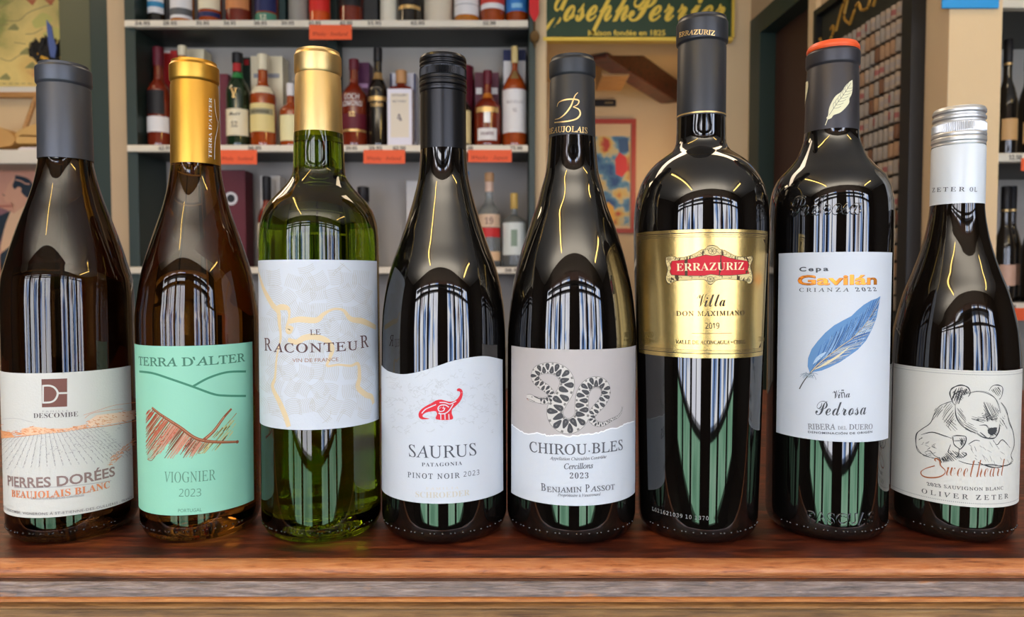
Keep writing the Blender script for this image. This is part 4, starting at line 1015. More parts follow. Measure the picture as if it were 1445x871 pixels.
AMB = mat('amber_spirit_glass', (150, 62, 18), 0.05, spec=0.6, coat=0.3, var=0.6, vscale=25)
AMB2 = mat('golden_spirit_glass', (176, 104, 30), 0.05, spec=0.6, coat=0.3, var=0.5, vscale=25)
RDB = mat('red_brown_spirit_glass', (112, 36, 18), 0.05, spec=0.6, coat=0.3, var=0.4, vscale=25)
DKG = mat('dark_spirit_glass', (26, 22, 18), 0.05, spec=0.6, coat=0.3, var=0.3, vscale=25)
BGR = mat('bottle_green_glass', (22, 44, 26), 0.05, spec=0.6, coat=0.3, var=0.3, vscale=25)
CLR = mat('clear_glass', (214, 222, 222), 0.03, ior=1.3, trans=0.85)
def col(*c): return mat('print_%02x%02x%02x' % c, c, 0.5, spec=0.35)
CRM2, WHT, BLK, MAR, NAV = col(232, 220, 188), col(228, 224, 222), col(26, 24, 26), col(96, 22, 38), col(32, 40, 84)
def bgb(label, x0, x1, ybase, ytop, ysh, ynk, nk, ycap, gm, cm, bands, Y=2.262, zb=None, group='bottles on the shelves behind the counter', square=False, texts=(), capw=1.1, neck_band=None, name='spirit_bottle', n=40):
    cx = (x0+x1)/2; zb = ZT[1] if zb is None else zb
    p = at(cx, (ybase+ytop)/2, Y); X = p.x; R = rad(cx, (x1-x0)/2, 300, Y)
    zz = lambda y: zb+(ybase-y)/(ybase-ytop)*(at(cx, ytop, Y).z-zb)
    t = thing(name, label, 'bottle', (X, Y, zb), group)
    rn = R*nk; H = zz(ytop)-zb
    pts = [(0.006, R), (zz(ysh)-zb, R), ((zz(ysh)+zz(ynk))/2-zb, (R*0.6+rn*0.4)), (zz(ynk)-zb, rn), (zz(ycap)-zb, rn*0.94)]
    f = smoothprof(pts)
    P = [(0, 0.002), (R*0.8, 0.0), (R*0.95, 0.0015)] + [(f(0.006+(pts[-1][0]-0.006)*i/26), 0.006+(pts[-1][0]-0.006)*i/26) for i in range(27)] + [(0, pts[-1][0])]
    bm = bmesh.new(); lathe(bm, P, 4 if square else n)
    if square: bmesh.ops.rotate(bm, verts=bm.verts, cent=(0, 0, 0), matrix=__import__('mathutils').Matrix.Rotation(PI/4, 3, 'Z')); bmesh.ops.scale(bm, verts=bm.verts, vec=(1.41, 0.9, 1))
    obj('glass', bm, gm, t, 40 if not square else 20)
    rc = rn*capw; zc = zz(ycap)-zb
    bm = bmesh.new(); lathe(bm, [(rc*0.96, zc-0.002), (rc, zc-0.001), (rc, H-0.002), (rc*0.85, H), (0, H)], 24); obj('cap', bm, cm, t, 40)
    grp = []
    for k_, bd in enumerate(bands):
        for g in grp:
            if bd[0] >= g[0][1][0]-0.01 and bd[1] <= g[0][1][1]+0.01: g.append((k_, bd)); break
        else: grp.append([(k_, bd)])
    tl = list(texts)
    for tt in texts:                                    # lettering straight on the glass is a part of its own
        if not any(g[0][1][0]-1 <= tt[1] <= g[0][1][1]+1 for g in grp): grp.append([(9, (tt[1], tt[1], tt[4]))])
    for gi, g in enumerate(grp):
        bm = bmesh.new(); ms = []
        for k_, bd in g:
            if bd[0] == bd[1]: continue
            y0, y1, m = bd[:3]; ang = bd[3] if len(bd) > 3 else 1.3; off = 0.0006+0.0003*k_
            if m not in ms: ms.append(m)
            za, zb_ = zz(y1)-zb, zz(y0)-zb; nn = 20; nv = 4
            if square:
                w_ = R*0.999*ang/1.3
                bm.faces.new([bm.verts.new((x_*w_, -R*0.9-off, z_)) for x_, z_ in ((-1, za), (1, za), (1, zb_), (-1, zb_))]).material_index = ms.index(m); continue
            rows = []
            for j in range(nv+1):
                z_ = za+(zb_-za)*j/nv; rr_ = f(z_)+off
                rows.append([bm.verts.new((rr_*math.sin(-ang+2*ang*i/nn), -rr_*math.cos(-ang+2*ang*i/nn), z_)) for i in range(nn+1)])
            for j in range(nv):
                for i in range(nn): bm.faces.new((rows[j][i], rows[j][i+1], rows[j+1][i+1], rows[j+1][i])).material_index = ms.index(m)
        for tt in list(tl):
            tx, y, cap, wf, m, st = tt
            if not (g[0][1][0]-1 <= y <= g[0][1][1]+1): continue
            tl.remove(tt)
            if m not in ms: ms.append(m)
            vs, fs = glyphs(tx, st, 0.01); ch = capheight(st, 0.01); a = min(q[0] for q in vs); W = max(q[0] for q in vs)-a
            z_ = zz(y)-zb; rr_ = (R*0.9 if square else f(z_))+0.0022; k2 = 2*R*wf/W; nv_ = []
            for q in vs:
                xx = (q[0]-a-W/2)*k2; zq = z_+q[1]/ch*cap*Y/1000
                nv_.append(bm.verts.new((xx, -rr_, zq) if square else (rr_*math.sin(xx/rr_), -rr_*math.cos(xx/rr_), zq)))
            for q in fs:
                try: bm.faces.new([nv_[i] for i in q]).material_index = ms.index(m)
                except ValueError: pass
        obj('label' if g[0][1][0] != g[0][1][1] else 'lettering', bm, ms, t, 30, rec=False)
    return t
def carton(label, x0, x1, ytop, Y, m, zb, yb=None, depth=0.07, art=(), name='gift_box', cat='box', ybase=205.5):
    z1 = at((x0+x1)/2, ytop, Y).z; X0, X1 = sx(x0, Y, 200), sx(x1, Y, 200)
    t = thing(name, label, cat, ((X0+X1)/2, Y+depth/2, zb), 'boxes on the shelves behind the counter'); h = (X1-X0)/2
    bm = bmesh.new(); box(bm, -h, h, -depth/2, depth/2, 0, z1-zb, 0, 0.0015); obj('carton', bm, m, t)
    if art:
        bm = bmesh.new(); ms = []
        for (fx0, fx1, ya, yb_, mm) in art:
            if mm not in ms: ms.append(mm)
            za, zc = at(0, yb_, Y).z-zb, at(0, ya, Y).z-zb; box(bm, -h+2*h*fx0, -h+2*h*fx1, -depth/2-0.0012, -depth/2-0.0002, max(0.001, za), zc, ms.index(mm))
        obj('printed_panel', bm, ms, t)
    return t
def canister(label, x0, x1, ytop, Y, m, zb, name='gift_tube', lid=None):
    cx = (x0+x1)/2; R = rad(cx, (x1-x0)/2, 200, Y); p = at(cx, ytop, Y); H = p.z-zb
    t = thing(name, label, 'tube box', (p.x, Y, zb), 'boxes on the shelves behind the counter')
    bm = bmesh.new(); lathe(bm, [(0, 0), (R-0.001, 0), (R, 0.001), (R, H-0.012), (0, H-0.012)], 40); obj('tube', bm, m, t, 40)
    bm = bmesh.new(); lathe(bm, [(0, H-0.0119), (R+0.0006, H-0.0119), (R+0.0006, H-0.001), (R-0.001, H), (0, H)], 40); obj('lid', bm, lid or m, t, 40)
    return t
Z1, Z0, Z2 = ZT[1], ZT[0], ZT[2]
YB = 2.30
# --- middle shelf
bgb('dark whisky bottle with a round black badge and white label, leftmost on the middle shelf', 207, 242, 205, 67, 128, 110, 0.42, 92, RDB, MAR, [(128, 160, BLK, 0.85), (163, 184, WHT, 1.3)])
carton('red gift box with white top strip behind the leftmost whisky bottle', 229, 252, 71, 2.31, mat('print_b81e1e', (184, 30, 30), 0.5), Z1, depth=0.06, art=[(0.02, 0.6, 71.5, 75, WHT)])
carton('cream gift box behind the gold bottle capsule', 264, 290, 69, 2.31, CRM2, Z1, depth=0.06)
bgb('pale whisky bottle with a cream cap hidden behind the gold capsule', 245, 272, 205, 65, 120, 100, 0.45, 78, AMB2, CRM2, [(140, 180, CRM2)], Y=2.256)
carton('narrow crimson box left of the green whisky bottle', 311, 323, 104, 2.31, mat('print_6e1428', (110, 20, 40), 0.5), Z1, depth=0.06)
bgb('green whisky bottle with a gold emblem and cream label beside the gold capsule', 319, 353, 205, 75, 128, 106, 0.42, 88, BGR, BLK, [(153, 189, CRM2), (90, 101, col(170, 30, 36), 1.0), (103, 110, col(40, 120, 60), 1.5)], texts=[('Malt', 162, 4, 0.55, BLK, 'script'), ('12', 178, 8, 0.3, col(150, 140, 120), 'bold'), ('Y', 139, 13, 0.3, GF, 'bold')])
carton('dark green box behind the green whisky bottle', 343, 354, 81, 2.31, col(22, 42, 30), Z1, depth=0.06, art=[(0.3, 0.9, 84, 92, col(170, 30, 36))])
carton('tall cream gift box with a grey name band behind the amber whisky bottle', 355, 400, 79, 2.31, CRM2, Z1, depth=0.062, art=[(0.1, 0.9, 104, 110, col(150, 150, 156))])
bgb('amber whisky bottle with a yellow-cream label in front of the cream gift box', 353, 390, 205, 77, 134, 116, 0.40, 98, AMB, CRM2, [(122, 132, CRM2, 1.3), (146, 184, col(226, 206, 140)), (153, 161, col(160, 152, 120), 1.1)], texts=[('DALWHINNIE', 159.5, 4.5, 0.78, BLK, 'def')])
bgb('short amber whisky bottle with a cream label left of the pale gold capsule', 395, 426, 205, 118, 155, 144, 0.35, 134, AMB, WHT, [(162, 196, col(232, 222, 170))])
bgb('amber-red whisky bottle with maroon cap and white lettering right of the pale gold capsule', 482, 518, 205, 84, 134, 116, 0.36, 98, RDB, MAR, [(160, 180, MAR, 1.3), (181, 184, GF, 1.3)], texts=[('LOCH', 141, 7, 0.6, WHT, 'msans'), ('LOMOND', 150, 7, 0.85, WHT, 'msans'), ('12', 164, 6, 0.25, GF, 'bold')])
carton('purple gift box behind the maroon-capped whisky bottle', 500, 522, 88, 2.31, col(86, 34, 74), Z1, depth=0.06, art=[(0.1, 0.9, 118, 124, col(190, 150, 190))])
bgb('slim black whisky bottle with a gold neck band, tallest on its shelf bay', 519.5, 548, 205, 68, 126, 106, 0.40, 86, DKG, BLK, [(102, 112, col(150, 118, 70), 1.5), (136, 142, GF, 1.2)], texts=[('TALISKER', 150, 5, 0.7, GF, 'def')])
bgb('square white spirit bottle with a cork stopper left of the black screw cap', 549, 584, 205, 100, 126, 120, 0.30, 117, RDB, col(190, 140, 92), [(128, 204, col(226, 222, 232), 1.28), (134, 192, col(226, 214, 194), 0.95)], square=True, capw=1.5, texts=[('4', 170, 9, 0.2, col(110, 100, 110), 'serif'), ('MALT WHISKY', 146, 3, 0.55, col(140, 130, 130), 'def'), ('DISTILLERY', 138, 3.4, 0.6, col(140, 130, 130), 'def')])
carton('white gift box with blue edges behind the square cork-stopped bottle', 551, 587, 103, 2.31, col(210, 210, 222), Z1, depth=0.06, art=[(0.0, 0.08, 104, 200, NAV), (0.92, 1.0, 104, 200, NAV)])
canister('maroon gift tube behind the black screw cap', 636, 668, 95, 2.32, MAR, Z1)
bgb('dark bottle with a yellow-cream label half hidden by the black screw cap', 636, 665, 205, 108, 152, 138, 0.4, 124, DKG, BLK, [(156, 200, col(226, 206, 150))], Y=2.25)
carton('plum gift box with white lettering behind the dark whisky bottle with silver emblem', 670, 704, 102, 2.31, col(92, 40, 58), Z1, depth=0.06, art=[(0.05, 0.3, 124, 133, WHT), (0.7, 0.95, 124, 133, WHT)])
bgb('dark red whisky bottle with a silver-gold chest emblem and small white label', 669, 707, 205, 100, 152, 133, 0.30, 118, RDB, MAR, [(180, 196, WHT, 0.75), (131, 138, col(190, 110, 30), 1.5), (152, 159, GF, 0.9), (159, 173, mat('silver_metal', (214, 214, 214)), 0.22)], texts=[('DALMORE', 189, 4, 0.5, MAR, 'msans')])
carton('navy and white gift box at the right end of the middle shelf', 710, 742, 70, 2.31, NAV, Z1, depth=0.06, art=[(0.02, 0.98, 86, 120, WHT)])
bgb('amber whisky bottle with a tall white label at the right end of the shelf', 709, 743.5, 205, 66, 126, 98, 0.26, 88, AMB, col(216, 190, 130), [(127, 185, WHT, 1.3), (100, 112, GF, 0.5)], texts=[('MACALLAN', 146, 4, 0.72, col(150, 140, 140), 'serif'), ('12', 158, 5, 0.18, col(150, 140, 140), 'serif')])
# --- top shelf (only the lower parts are in the photograph)
def topb(label, x0, x1, gm, bands, texts=(), cm=BLK): return bgb(label, x0, x1, 30, -110, -48, -68, 0.4, -86, gm, cm, bands, zb=Z0, texts=texts)
topb('dark spirit bottle with a blue and white label, leftmost on the top shelf', 207, 233, DKG, [(-30, 13, WHT), (-2, 5, col(60, 140, 180))])
topb('amber whisky bottle with a white label and dark grey band on the top shelf', 239, 274, AMB2, [(-35, 21, WHT), (8, 17, col(92, 92, 94))])
topb('amber whisky bottle with a cream label and navy lower band on the top shelf', 279, 313, AMB, [(-35, 9, CRM2), (13, 19, NAV)])
topb('red-amber whisky bottle with an orange label on the top shelf', 318, 355, RDB, [(-35, 9, col(206, 132, 80), 1.2)])
topb('amber whisky bottle with navy and green label on the top shelf', 359, 392, AMB, [(-35, 12, NAV), (14, 25, col(70, 128, 104)), (25, 27, GF)], [('12', 23, 6, 0.3, CRM2, 'bold')])
carton('dark green box between the top shelf bottles', 396, 405, -80, 2.27, col(30, 52, 50), Z0, depth=0.06)
canister('grey-beige gift tube left of the red labelled bottle', 406, 435, -85, 2.28, col(150, 144, 134), Z0)
topb('orange-red bottle with a bright red label on the top shelf', 436, 466, mat('orange_spirit_glass', (206, 78, 24), 0.05, coat=0.3), [(-40, 11, col(214, 40, 32))], cm=col(214, 40, 32))
topb('dark faceted amber bottle right of the red labelled bottle', 479, 512, RDB, [(-30, 5, BLK, 1.2)])
carton('dark slanted gift box on the top shelf', 514, 534, -20, 2.27, col(40, 40, 40), Z0, depth=0.06)
canister('cream gift tube beside the dark slanted box', 536, 561, -85, 2.28, col(226, 216, 194), Z0)
topb('black bottle with gold bands between two cream tubes', 562, 594, DKG, [(4, 9, GF), (-40, 2, BLK)])
canister('wide beige gift tube right of the gold-banded black bottle', 598, 639, -85, 2.285, col(214, 200, 176), Z0)
topb('pale yellow bottle with a plain white label on the top shelf', 641, 676, AMB2, [(-40, 17, WHT), (3, 4, col(150, 150, 150))])
topb('amber bottle with a red and white label on the top shelf', 678, 712, AMB, [(-40, 9, WHT), (-10, 2, col(200, 60, 50))])
topb('amber bottle with a blue label, rightmost on the top shelf', 714, 745, AMB, [(-40, 12, col(50, 120, 190)), (2, 8, col(140, 190, 220), 0.5)], cm=NAV)
# --- lower shelf
carton('dark red gift box with a round white emblem on the lower shelf', 309, 345, 240, 2.29, col(96, 20, 34), Z2, depth=0.07, ybase=377)
o_ = at(325, 280, 2.283)
bm = bmesh.new(); lathe(bm, [(0, 0), (0.021, 0), (0.021, 0.0012), (0, 0.0013)], 32, 0); lathe(bm, [(0, 0.0014), (0.013, 0.0014), (0.013, 0.0019), (0, 0.002)], 24, 1)
bmesh.ops.rotate(bm, verts=bm.verts, cent=(0, 0, 0), matrix=__import__('mathutils').Matrix.Rotation(PI/2, 3, 'X'))
c = obj('round_emblem', bm, [WHT, BLK]); tg = [q for q in C.objects if q.name.startswith('gift_box') and q.get('label', '').startswith('dark red gift box')][0]
c.parent = tg; c.location = o_-tg.location; c.location.y = -0.0362
carton('white picture box behind the small black-capped bottle on the lower shelf', 366, 394, 248, 2.31, col(206, 200, 190), Z2, depth=0.06)
bgb('small dark red bottle with a black cap on the lower shelf', 364, 390, 377, 249, 308, 288, 0.45, 282, RDB, BLK, [(315, 350, CRM2)], zb=Z2, Y=2.26)
bgb('dark green bottle beside the green wine bottle shoulder on the lower shelf', 500, 526, 377, 264, 320, 300, 0.6, 284, BGR, BLK, [(325, 355, CRM2)], zb=Z2)
carton('white box at the left of the black wine bottle neck on the lower shelf', 573, 600, 255, 2.31, col(206, 204, 200), Z2, depth=0.06)
bgb('blue-capped bottle half hidden by the black wine bottle neck on the lower shelf', 646, 668, 377, 242, 300, 280, 0.4, 258, CLR, col(60, 130, 190), [(310, 350, WHT)], zb=Z2)
bgb('clear spirit bottle with a cork and a red and cream label on the lower shelf', 675, 706, 377, 244, 300, 284, 0.37, 256, CLR, col(196, 150, 104), [(303, 321, col(220, 190, 160), 1.3), (322, 335, col(200, 44, 44)), (256, 271, col(220, 190, 170), 1.4), (355, 368, col(226, 190, 150))], zb=Z2, texts=[('19', 317, 9, 0.4, col(150, 120, 110), 'bold')], capw=1.15)
bgb('clear gin bottle with a gold cap and a white leafy label on the lower shelf', 708, 743, 377, 273, 314, 302, 0.26, 294, CLR, col(206, 170, 90), [(315, 360, col(214, 220, 214), 1.1), (325, 348, col(130, 150, 130), 0.25)], zb=Z2, capw=1.2)

# red ribbon with a medal hanging on the right side of the shelf unit
o_ = at(753, 5, SY-0.02); rt_ = thing('ribbon_medal', 'red ribbon with a dark bronze medal hanging at the right end of the shelves', 'medal', o_)
bm = bmesh.new(); q = [at(x, y, SY-0.02)-o_ for x, y in ((747, -30), (760.5, -30), (760.5, 20), (757, 27), (754, 31), (751, 26), (747, 18))]
prism(bm, [(p.x, p.z) for p in q][::-1], -0.0015, 0.0015); obj('ribbon', bm, mat('red_satin', (206, 20, 24), 0.4, bump=0.1), rt_)
bm = bmesh.new(); a_ = at(754, 31, SY-0.02)-o_; b_ = at(754.5, 43, SY-0.02)-o_; tube(bm, [a_, b_], 0.0022, 8)
c_ = at(754.5, 52, SY-0.02)-o_
for k_ in range(13): pass
lathe(bm, [(0, -0.004), (0.012, -0.004), (0.0145, -0.002), (0.0145, 0.002), (0.012, 0.004), (0.009, 0.003), (0, 0.005)], 28, 0)
for v in bm.verts:
    if abs(v.co.x) <= 0.0146 and abs(v.co.z) <= 0.0051 and abs(v.co.y) <= 0.0146 and v.co.length < 0.016 : v.co = Vector((v.co.x+c_.x, -v.co.z, v.co.y*1.35+c_.z))
tube(bm, [c_+Vector((0, 0, -0.018)), c_+Vector((0.002, 0, -0.032))], [0.004, 0.002], 8)
obj('medal', bm, mat('dark_bronze', (92, 68, 34), 0.4, metal=0.7), rt_, 40)

# ------------------------------------------------------------------ doorway: sign, small plate, map
sg = thing('shop_sign', 'dark green sign board with gold script lettering above the doorway', 'sign', at(897, 5, 2.235)); so = sg.location.copy()
part('board', mat('sign_green', (30, 58, 30), 0.35, var=0.1), sg, lambda bm: box(bm, sx(766, 2.23), sx(1029, 2.23), 2.225, 2.247, sz(52, 2.23), sz(-70, 2.23)), so)
def gold_edge(bm):
    z0_, z1_ = sz(57, 2.22), sz(52, 2.22); box(bm, sx(766, 2.22), sx(1031, 2.22), 2.219, 2.2475, z0_-0.001, z1_-0.001); box(bm, sx(1029.5, 2.22), sx(1033, 2.22), 2.219, 2.247, z1_, sz(-70, 2.22))
GOLDL = mat('sign_gold', (226, 190, 70), 0.4, metal=0.2)
part('gilt_edge', GOLDL, sg, gold_edge, so)
def lets(bm):
    y = 2.2235
    for t, a_, b_ in (('Joseph', 767, 884), ('Perrier', 884, 1020)):
        n0 = len(bm.verts); ptext(bm, t, sx(a_, 2.22), sx(b_, 2.22), y, sz(28.5, 2.22), 0.098, 'script', 0.012)
        bm.verts.ensure_lookup_table()
        for v in bm.verts[n0:]: v.co.x += 0.16*(v.co.z-sz(28.5, 2.22))
    ptext(bm, 'Maison fondée en 1825', sx(829, 2.22), sx(937, 2.22), y, sz(49.5, 2.22), 0.017, 'def', 0.02)
part('lettering', GOLDL, sg, lets, so)
bm = bmesh.new(); p0 = at(838, 150, 2.97); p1 = at(869, 141, 2.97); box(bm, -0.047, 0.047, -0.004, 0.004, -0.014, 0.014, 0, 0.003)
for x_ in range(5): box(bm, x_*0.007, x_*0.007+0.005, -0.0046, -0.0041, -0.003, 0.004, 1)
o = obj('door_plate', bm, [BLK, col(150, 130, 90)]); o.location = (p0+p1)/2; tag(o, 'small black name plate on the wall above the framed map', 'sign')
def rampmat(name, stops, scale, rough=0.6, seed=0, detail=4, dist=0.0, wave=False):
    m = bpy.data.materials.new(name); m.use_nodes = True; nt = m.node_tree; b = nt.nodes['Principled BSDF']
    tc = nt.nodes.new('ShaderNodeTexCoord'); mp = nt.nodes.new('ShaderNodeMapping'); mp.inputs['Location'].default_value = (seed, seed, seed); nt.links.new(tc.outputs['Object'], mp.inputs['Vector'])
    n = nt.nodes.new('ShaderNodeTexNoise'); n.inputs['Scale'].default_value = scale; n.inputs['Detail'].default_value = detail; n.inputs['Distortion'].default_value = dist
    nt.links.new(mp.outputs['Vector'], n.inputs['Vector'])
    r = nt.nodes.new('ShaderNodeValToRGB'); e = r.color_ramp.elements
    while len(e) < len(stops): e.new(0.5)
    for el, (p, c) in zip(e, stops): el.position = p; el.color = lin(c)
    nt.links.new(n.outputs['Fac'], r.inputs['Fac']); nt.links.new(r.outputs['Color'], b.inputs['Base Color']); b.inputs['Roughness'].default_value = rough
    return m
mp_ = thing('map_poster', 'colourful map poster in a red frame on the wall beyond the doorway', 'poster', at(850, 250, 2.968)); mo = mp_.location.copy()
X0_, X1_, Zt_, Zb_ = sx(800, 2.965, 250), sx(897, 2.965, 250), sz(168, 2.965), sz(329, 2.965)
def fr(bm):
    t_ = 0.019; box(bm, X0_, X1_, 2.962, 2.978, Zt_-t_, Zt_); box(bm, X0_, X1_, 2.962, 2.978, Zb_, Zb_+t_); box(bm, X0_, X0_+t_, 2.962, 2.978, Zb_+t_, Zt_-t_); box(bm, X1_-t_, X1_, 2.962, 2.978, Zb_+t_, Zt_-t_)
part('frame', mat('brick_red_frame', (166, 58, 40), 0.5), mp_, fr, mo)
part('sheet', M['cream'], mp_, lambda bm: box(bm, X0_+0.019, X1_-0.019, 2.9705, 2.976, Zb_+0.019, Zt_-0.019), mo)
def shp(bm):
    ppoly(bm, [(868, 225), (874, 215), (884, 222), (886, 240), (878, 250), (869, 246)], 2.9690, 0); ppoly(bm, [(846, 300), (858, 285), (866, 292), (868, 310), (858, 318)], 2.9690, 1); ppoly(bm, [(872, 196), (886, 194), (888, 214), (874, 216)], 2.9690, 2)
part('printed_map', [col(206, 60, 60), col(226, 170, 70), col(60, 90, 130), rampmat('map_print', [(0.34, (176, 60, 50)), (0.42, (206, 170, 90)), (0.49, (190, 180, 140)), (0.53, (90, 140, 170)), (0.66, (30, 76, 130))], 11, seed=3)], mp_,
     lambda bm: (box(bm, X0_+0.03, X1_-0.024, 2.9695, 2.9704, Zb_+0.03, Zt_-0.07, 3), shp(bm)), mo)

# ------------------------------------------------------------------ corks on the right partition
cb = thing('cork_display', 'black framed cork collection board with gold script on the right wall', 'display board', (*wp(1.62, 0.0), 0.3)); co = cb.location.copy()
YA, YZ = wy(1153), wy(1284); ztop = at(722, 26, 1.81).z
part('backing', mat('dark_olive_board', (40, 40, 30), 0.6, var=0.2), cb, lambda bm: wall_piece(bm, YA, YZ, -0.1, ztop, 0.006, 0.001), co)
def frm(bm):
    wall_piece(bm, YA+0.0, YA-0.012, -0.1, ztop, 0.022, 0.0065); wall_piece(bm, YZ-0.001, YZ-0.032, -0.12, ztop+0.02, 0.03, 0.001); wall_piece(bm, YA, YZ, ztop, ztop+0.016, 0.022, 0.001); wall_piece(bm, YA-0.013, YZ, -0.12, -0.1, 0.022, 0.001)
part('frame', M['black'], cb, frm, co)
def swirl(bm):
    def W(Y, z, o=0.0265): x, y = wp(Y, o); return Vector((x, y, z))
    for pts in ([(1.765, 0.748), (1.75, 0.730), (1.72, 0.728), (1.70, 0.745), (1.705, 0.757), (1.715, 0.752)], [(1.69, 0.74), (1.66, 0.79), (1.64, 0.80), (1.655, 0.76), (1.63, 0.735)], [(1.63, 0.735), (1.60, 0.77), (1.585, 0.75), (1.56, 0.745), (1.55, 0.765)], [(1.54, 0.74), (1.51, 0.78), (1.50, 0.75), (1.47, 0.75)]):
        tube(bm, [W(a, b_) for a, b_ in catmull(pts, 5)], 0.0035, 6)
part('gold_script', mat('old_gold', (170, 128, 52), 0.4, metal=0.4), cb, swirl, co)
cms = [mat('cork_pale', (150, 132, 114), 0.8, var=0.15, vscale=120), mat('cork_grey', (136, 126, 116), 0.8, var=0.15, vscale=120), mat('cork_tan', (144, 112, 84), 0.8, var=0.2, vscale=120), mat('cork_brown', (100, 66, 42), 0.8, var=0.2, vscale=120), mat('cork_amber', (160, 110, 56), 0.8, var=0.15)]
redp, greyp = col(134, 74, 70), col(136, 124, 116)
protos = []
for k_, (m1, m2) in enumerate(((0, greyp), (1, greyp), (0, redp), (2, greyp), (3, col(100, 64, 40)), (1, redp), (4, col(150, 96, 46)))):
    bm = bmesh.new(); r = 0.0078; h = 0.0145
    lathe(bm, [(0, -h), (r*0.9, -h), (r, -h+0.001), (r, -h*0.45)], 12, 0); 
    lathe(bm, [(r, -h*0.45), (r, h*0.3)], 12, 1 if k_ % 2 == 0 else 0); lathe(bm, [(r, h*0.3), (r, h-0.001), (r*0.9, h), (0, h)], 12, 0)
    bmesh.ops.remove_doubles(bm, verts=bm.verts, dist=1e-5)
    if k_ == 5: box(bm, -0.003, 0.003, -r-0.0004, -r+0.002, -h*0.5, h*0.6, 1)
    o = obj('wine_cork', bm, [cms[m1], m2], None, 40); protos.append(o)
rnd = random.Random(12); first = [True]*len(protos)
clab = ['pale wine cork with grey print on the framed cork board', 'greyish wine cork on the framed cork board', 'pale wine cork with a red print on the framed cork board', 'tan wine cork with no dark print on the framed cork board', 'dark brown wine cork on the framed cork board', 'greyish wine cork with a red stripe on the framed cork board', 'amber orange wine cork on the framed cork board']
for row in range(18):
    z = 0.705-row*0.0352
    for c_ in range(16):
        Y = YZ+0.0105+c_*0.0182
        k_ = rnd.choices(range(7), (32, 32, 8, 12, 9, 5, 1))[0]
        p = protos[k_]
        o = p if first[k_] else p.copy()
        if not first[k_]: C.objects.link(o)
        first[k_] = False
        x, y = wp(Y, 0.0146); o.location = (x, y, z+rnd.uniform(-0.001, 0.001)); o.rotation_euler = (0, rnd.uniform(-0.03, 0.03), rnd.uniform(-0.7, 0.3)-1.3)
        tag(o, clab[k_], 'cork', ['corks with grey print', 'plain greyish corks', 'corks with a red band', 'tan corks', 'dark brown corks', 'corks with a red stripe', 'amber corks'][k_])

# ------------------------------------------------------------------ pillar sign and the shelf at the far right
bm = bmesh.new(); a_ = at(1329, 12, YP-0.003); b2 = at(1409, 12, YP-0.003); box(bm, 0, b2.x-a_.x, -0.002, 0.0025, 0, 0.12, 0, 0.001)
o = obj('wall_plate', bm, mat('sky_blue_plate', (16, 140, 206), 0.4)); o.location = a_; tag(o, 'plain blue plate at the top of the cream pillar', 'sign')
Y2 = 1.6
rs = thing('shelf_unit', 'cream-edged wine shelf at the far right behind the pillar', 'shelf', (1.25, Y2, -1.0)); ro = Vector((1.25, Y2, -1.0))
xa, xb = sx(1399, Y2), sx(1399, Y2)+0.42
ZR = [sz(1, Y2), sz(217, Y2), sz(427, Y2), sz(640, Y2)]
part('side_panel', M['cream'], rs, lambda bm: box(bm, xa-0.013, xa-0.001, Y2+0.0, 1.88, -1.0, 1.4), ro)
part('side_panel', M['cream'], rs, lambda bm: box(bm, xb+0.001, xb+0.02, Y2, 1.88, -1.0, 1.4), ro)
part('back_panel', M['greyback'], rs, lambda bm: box(bm, xa, xb, 1.87, 1.88, -1.0, 1.4), ro)
for i, z in enumerate(ZR):
    def fn(bm, z=z, i=i):
        box(bm, xa, xb, Y2-0.012, Y2+0.012, z-0.02, z, 0, 0.003); box(bm, xa, xb, Y2+0.0121, 1.869, z-0.02, z-0.001, 1)
        if i in (1, 2): ptext(bm, ('12.50', '18')[i-1], sx((1416, 1424)[i-1], Y2), sx((1434, 1432)[i-1], Y2), Y2-0.0125, z-0.015, 0.010, 'bold', 0.02, 2)
    part('shelf', [M['shelfedge'], M['shelfdark'], PR], rs, fn, ro)
for a, b_, z, lb in ((1433, 1480, ZR[1], 'orange card under the middle shelf edge at the far right'), (1427, 1470, ZR[2], 'orange card under the lower shelf edge at the far right'), (1443, 1490, ZR[0]-0.0, 'orange card under the upper shelf edge at the far right')):
    bm = bmesh.new(); box(bm, 0, sx(b_, Y2)-sx(a, Y2), -0.0016, -0.0006, -0.04, -0.012); o = obj('shelf_card', bm, M['orange']); o.location = (sx(a, Y2), Y2-0.0124, z); tag(o, lb, 'card', 'orange cards on the shelf edges')
def wb(label, x0, x1, ybase, ytop, zb, Y, lab, gold=True):
    H = ybase-ytop
    return bgb(label, x0, x1, ybase, ytop, ytop+H*0.55, ytop+H*0.33, 0.42, ytop+H*0.22, DKG, BLK, [(ybase-H*0.32, ybase-H*0.14, lab, 1.0), (ytop+H*0.20, ytop+H*0.22, GF, 1.5)], Y=Y, zb=zb, group='dark wine bottles on the right shelf', name='dark_bottle', capw=1.04)
TANL, PNK = col(206, 160, 104), col(206, 166, 142)
wb('black wine bottle with a tan label on the upper right shelf', 1405, 1437, 216, 56, ZR[1], 1.655, TANL)
wb('second black wine bottle on the upper right shelf, cut by the photo edge', 1435, 1467, 216, 62, ZR[1], 1.70, TANL)
wb('dark wine bottle with a pinkish label on the lower right shelf', 1401, 1434, 426, 263, ZR[2], 1.655, PNK)
wb('dark wine bottle close behind the pinkish labelled one on the lower right shelf', 1412, 1442, 426, 263, ZR[2], 1.735, PNK)
wb('dark wine bottle at the photo edge on the lower right shelf', 1440, 1472, 426, 270, ZR[2], 1.67, PNK)

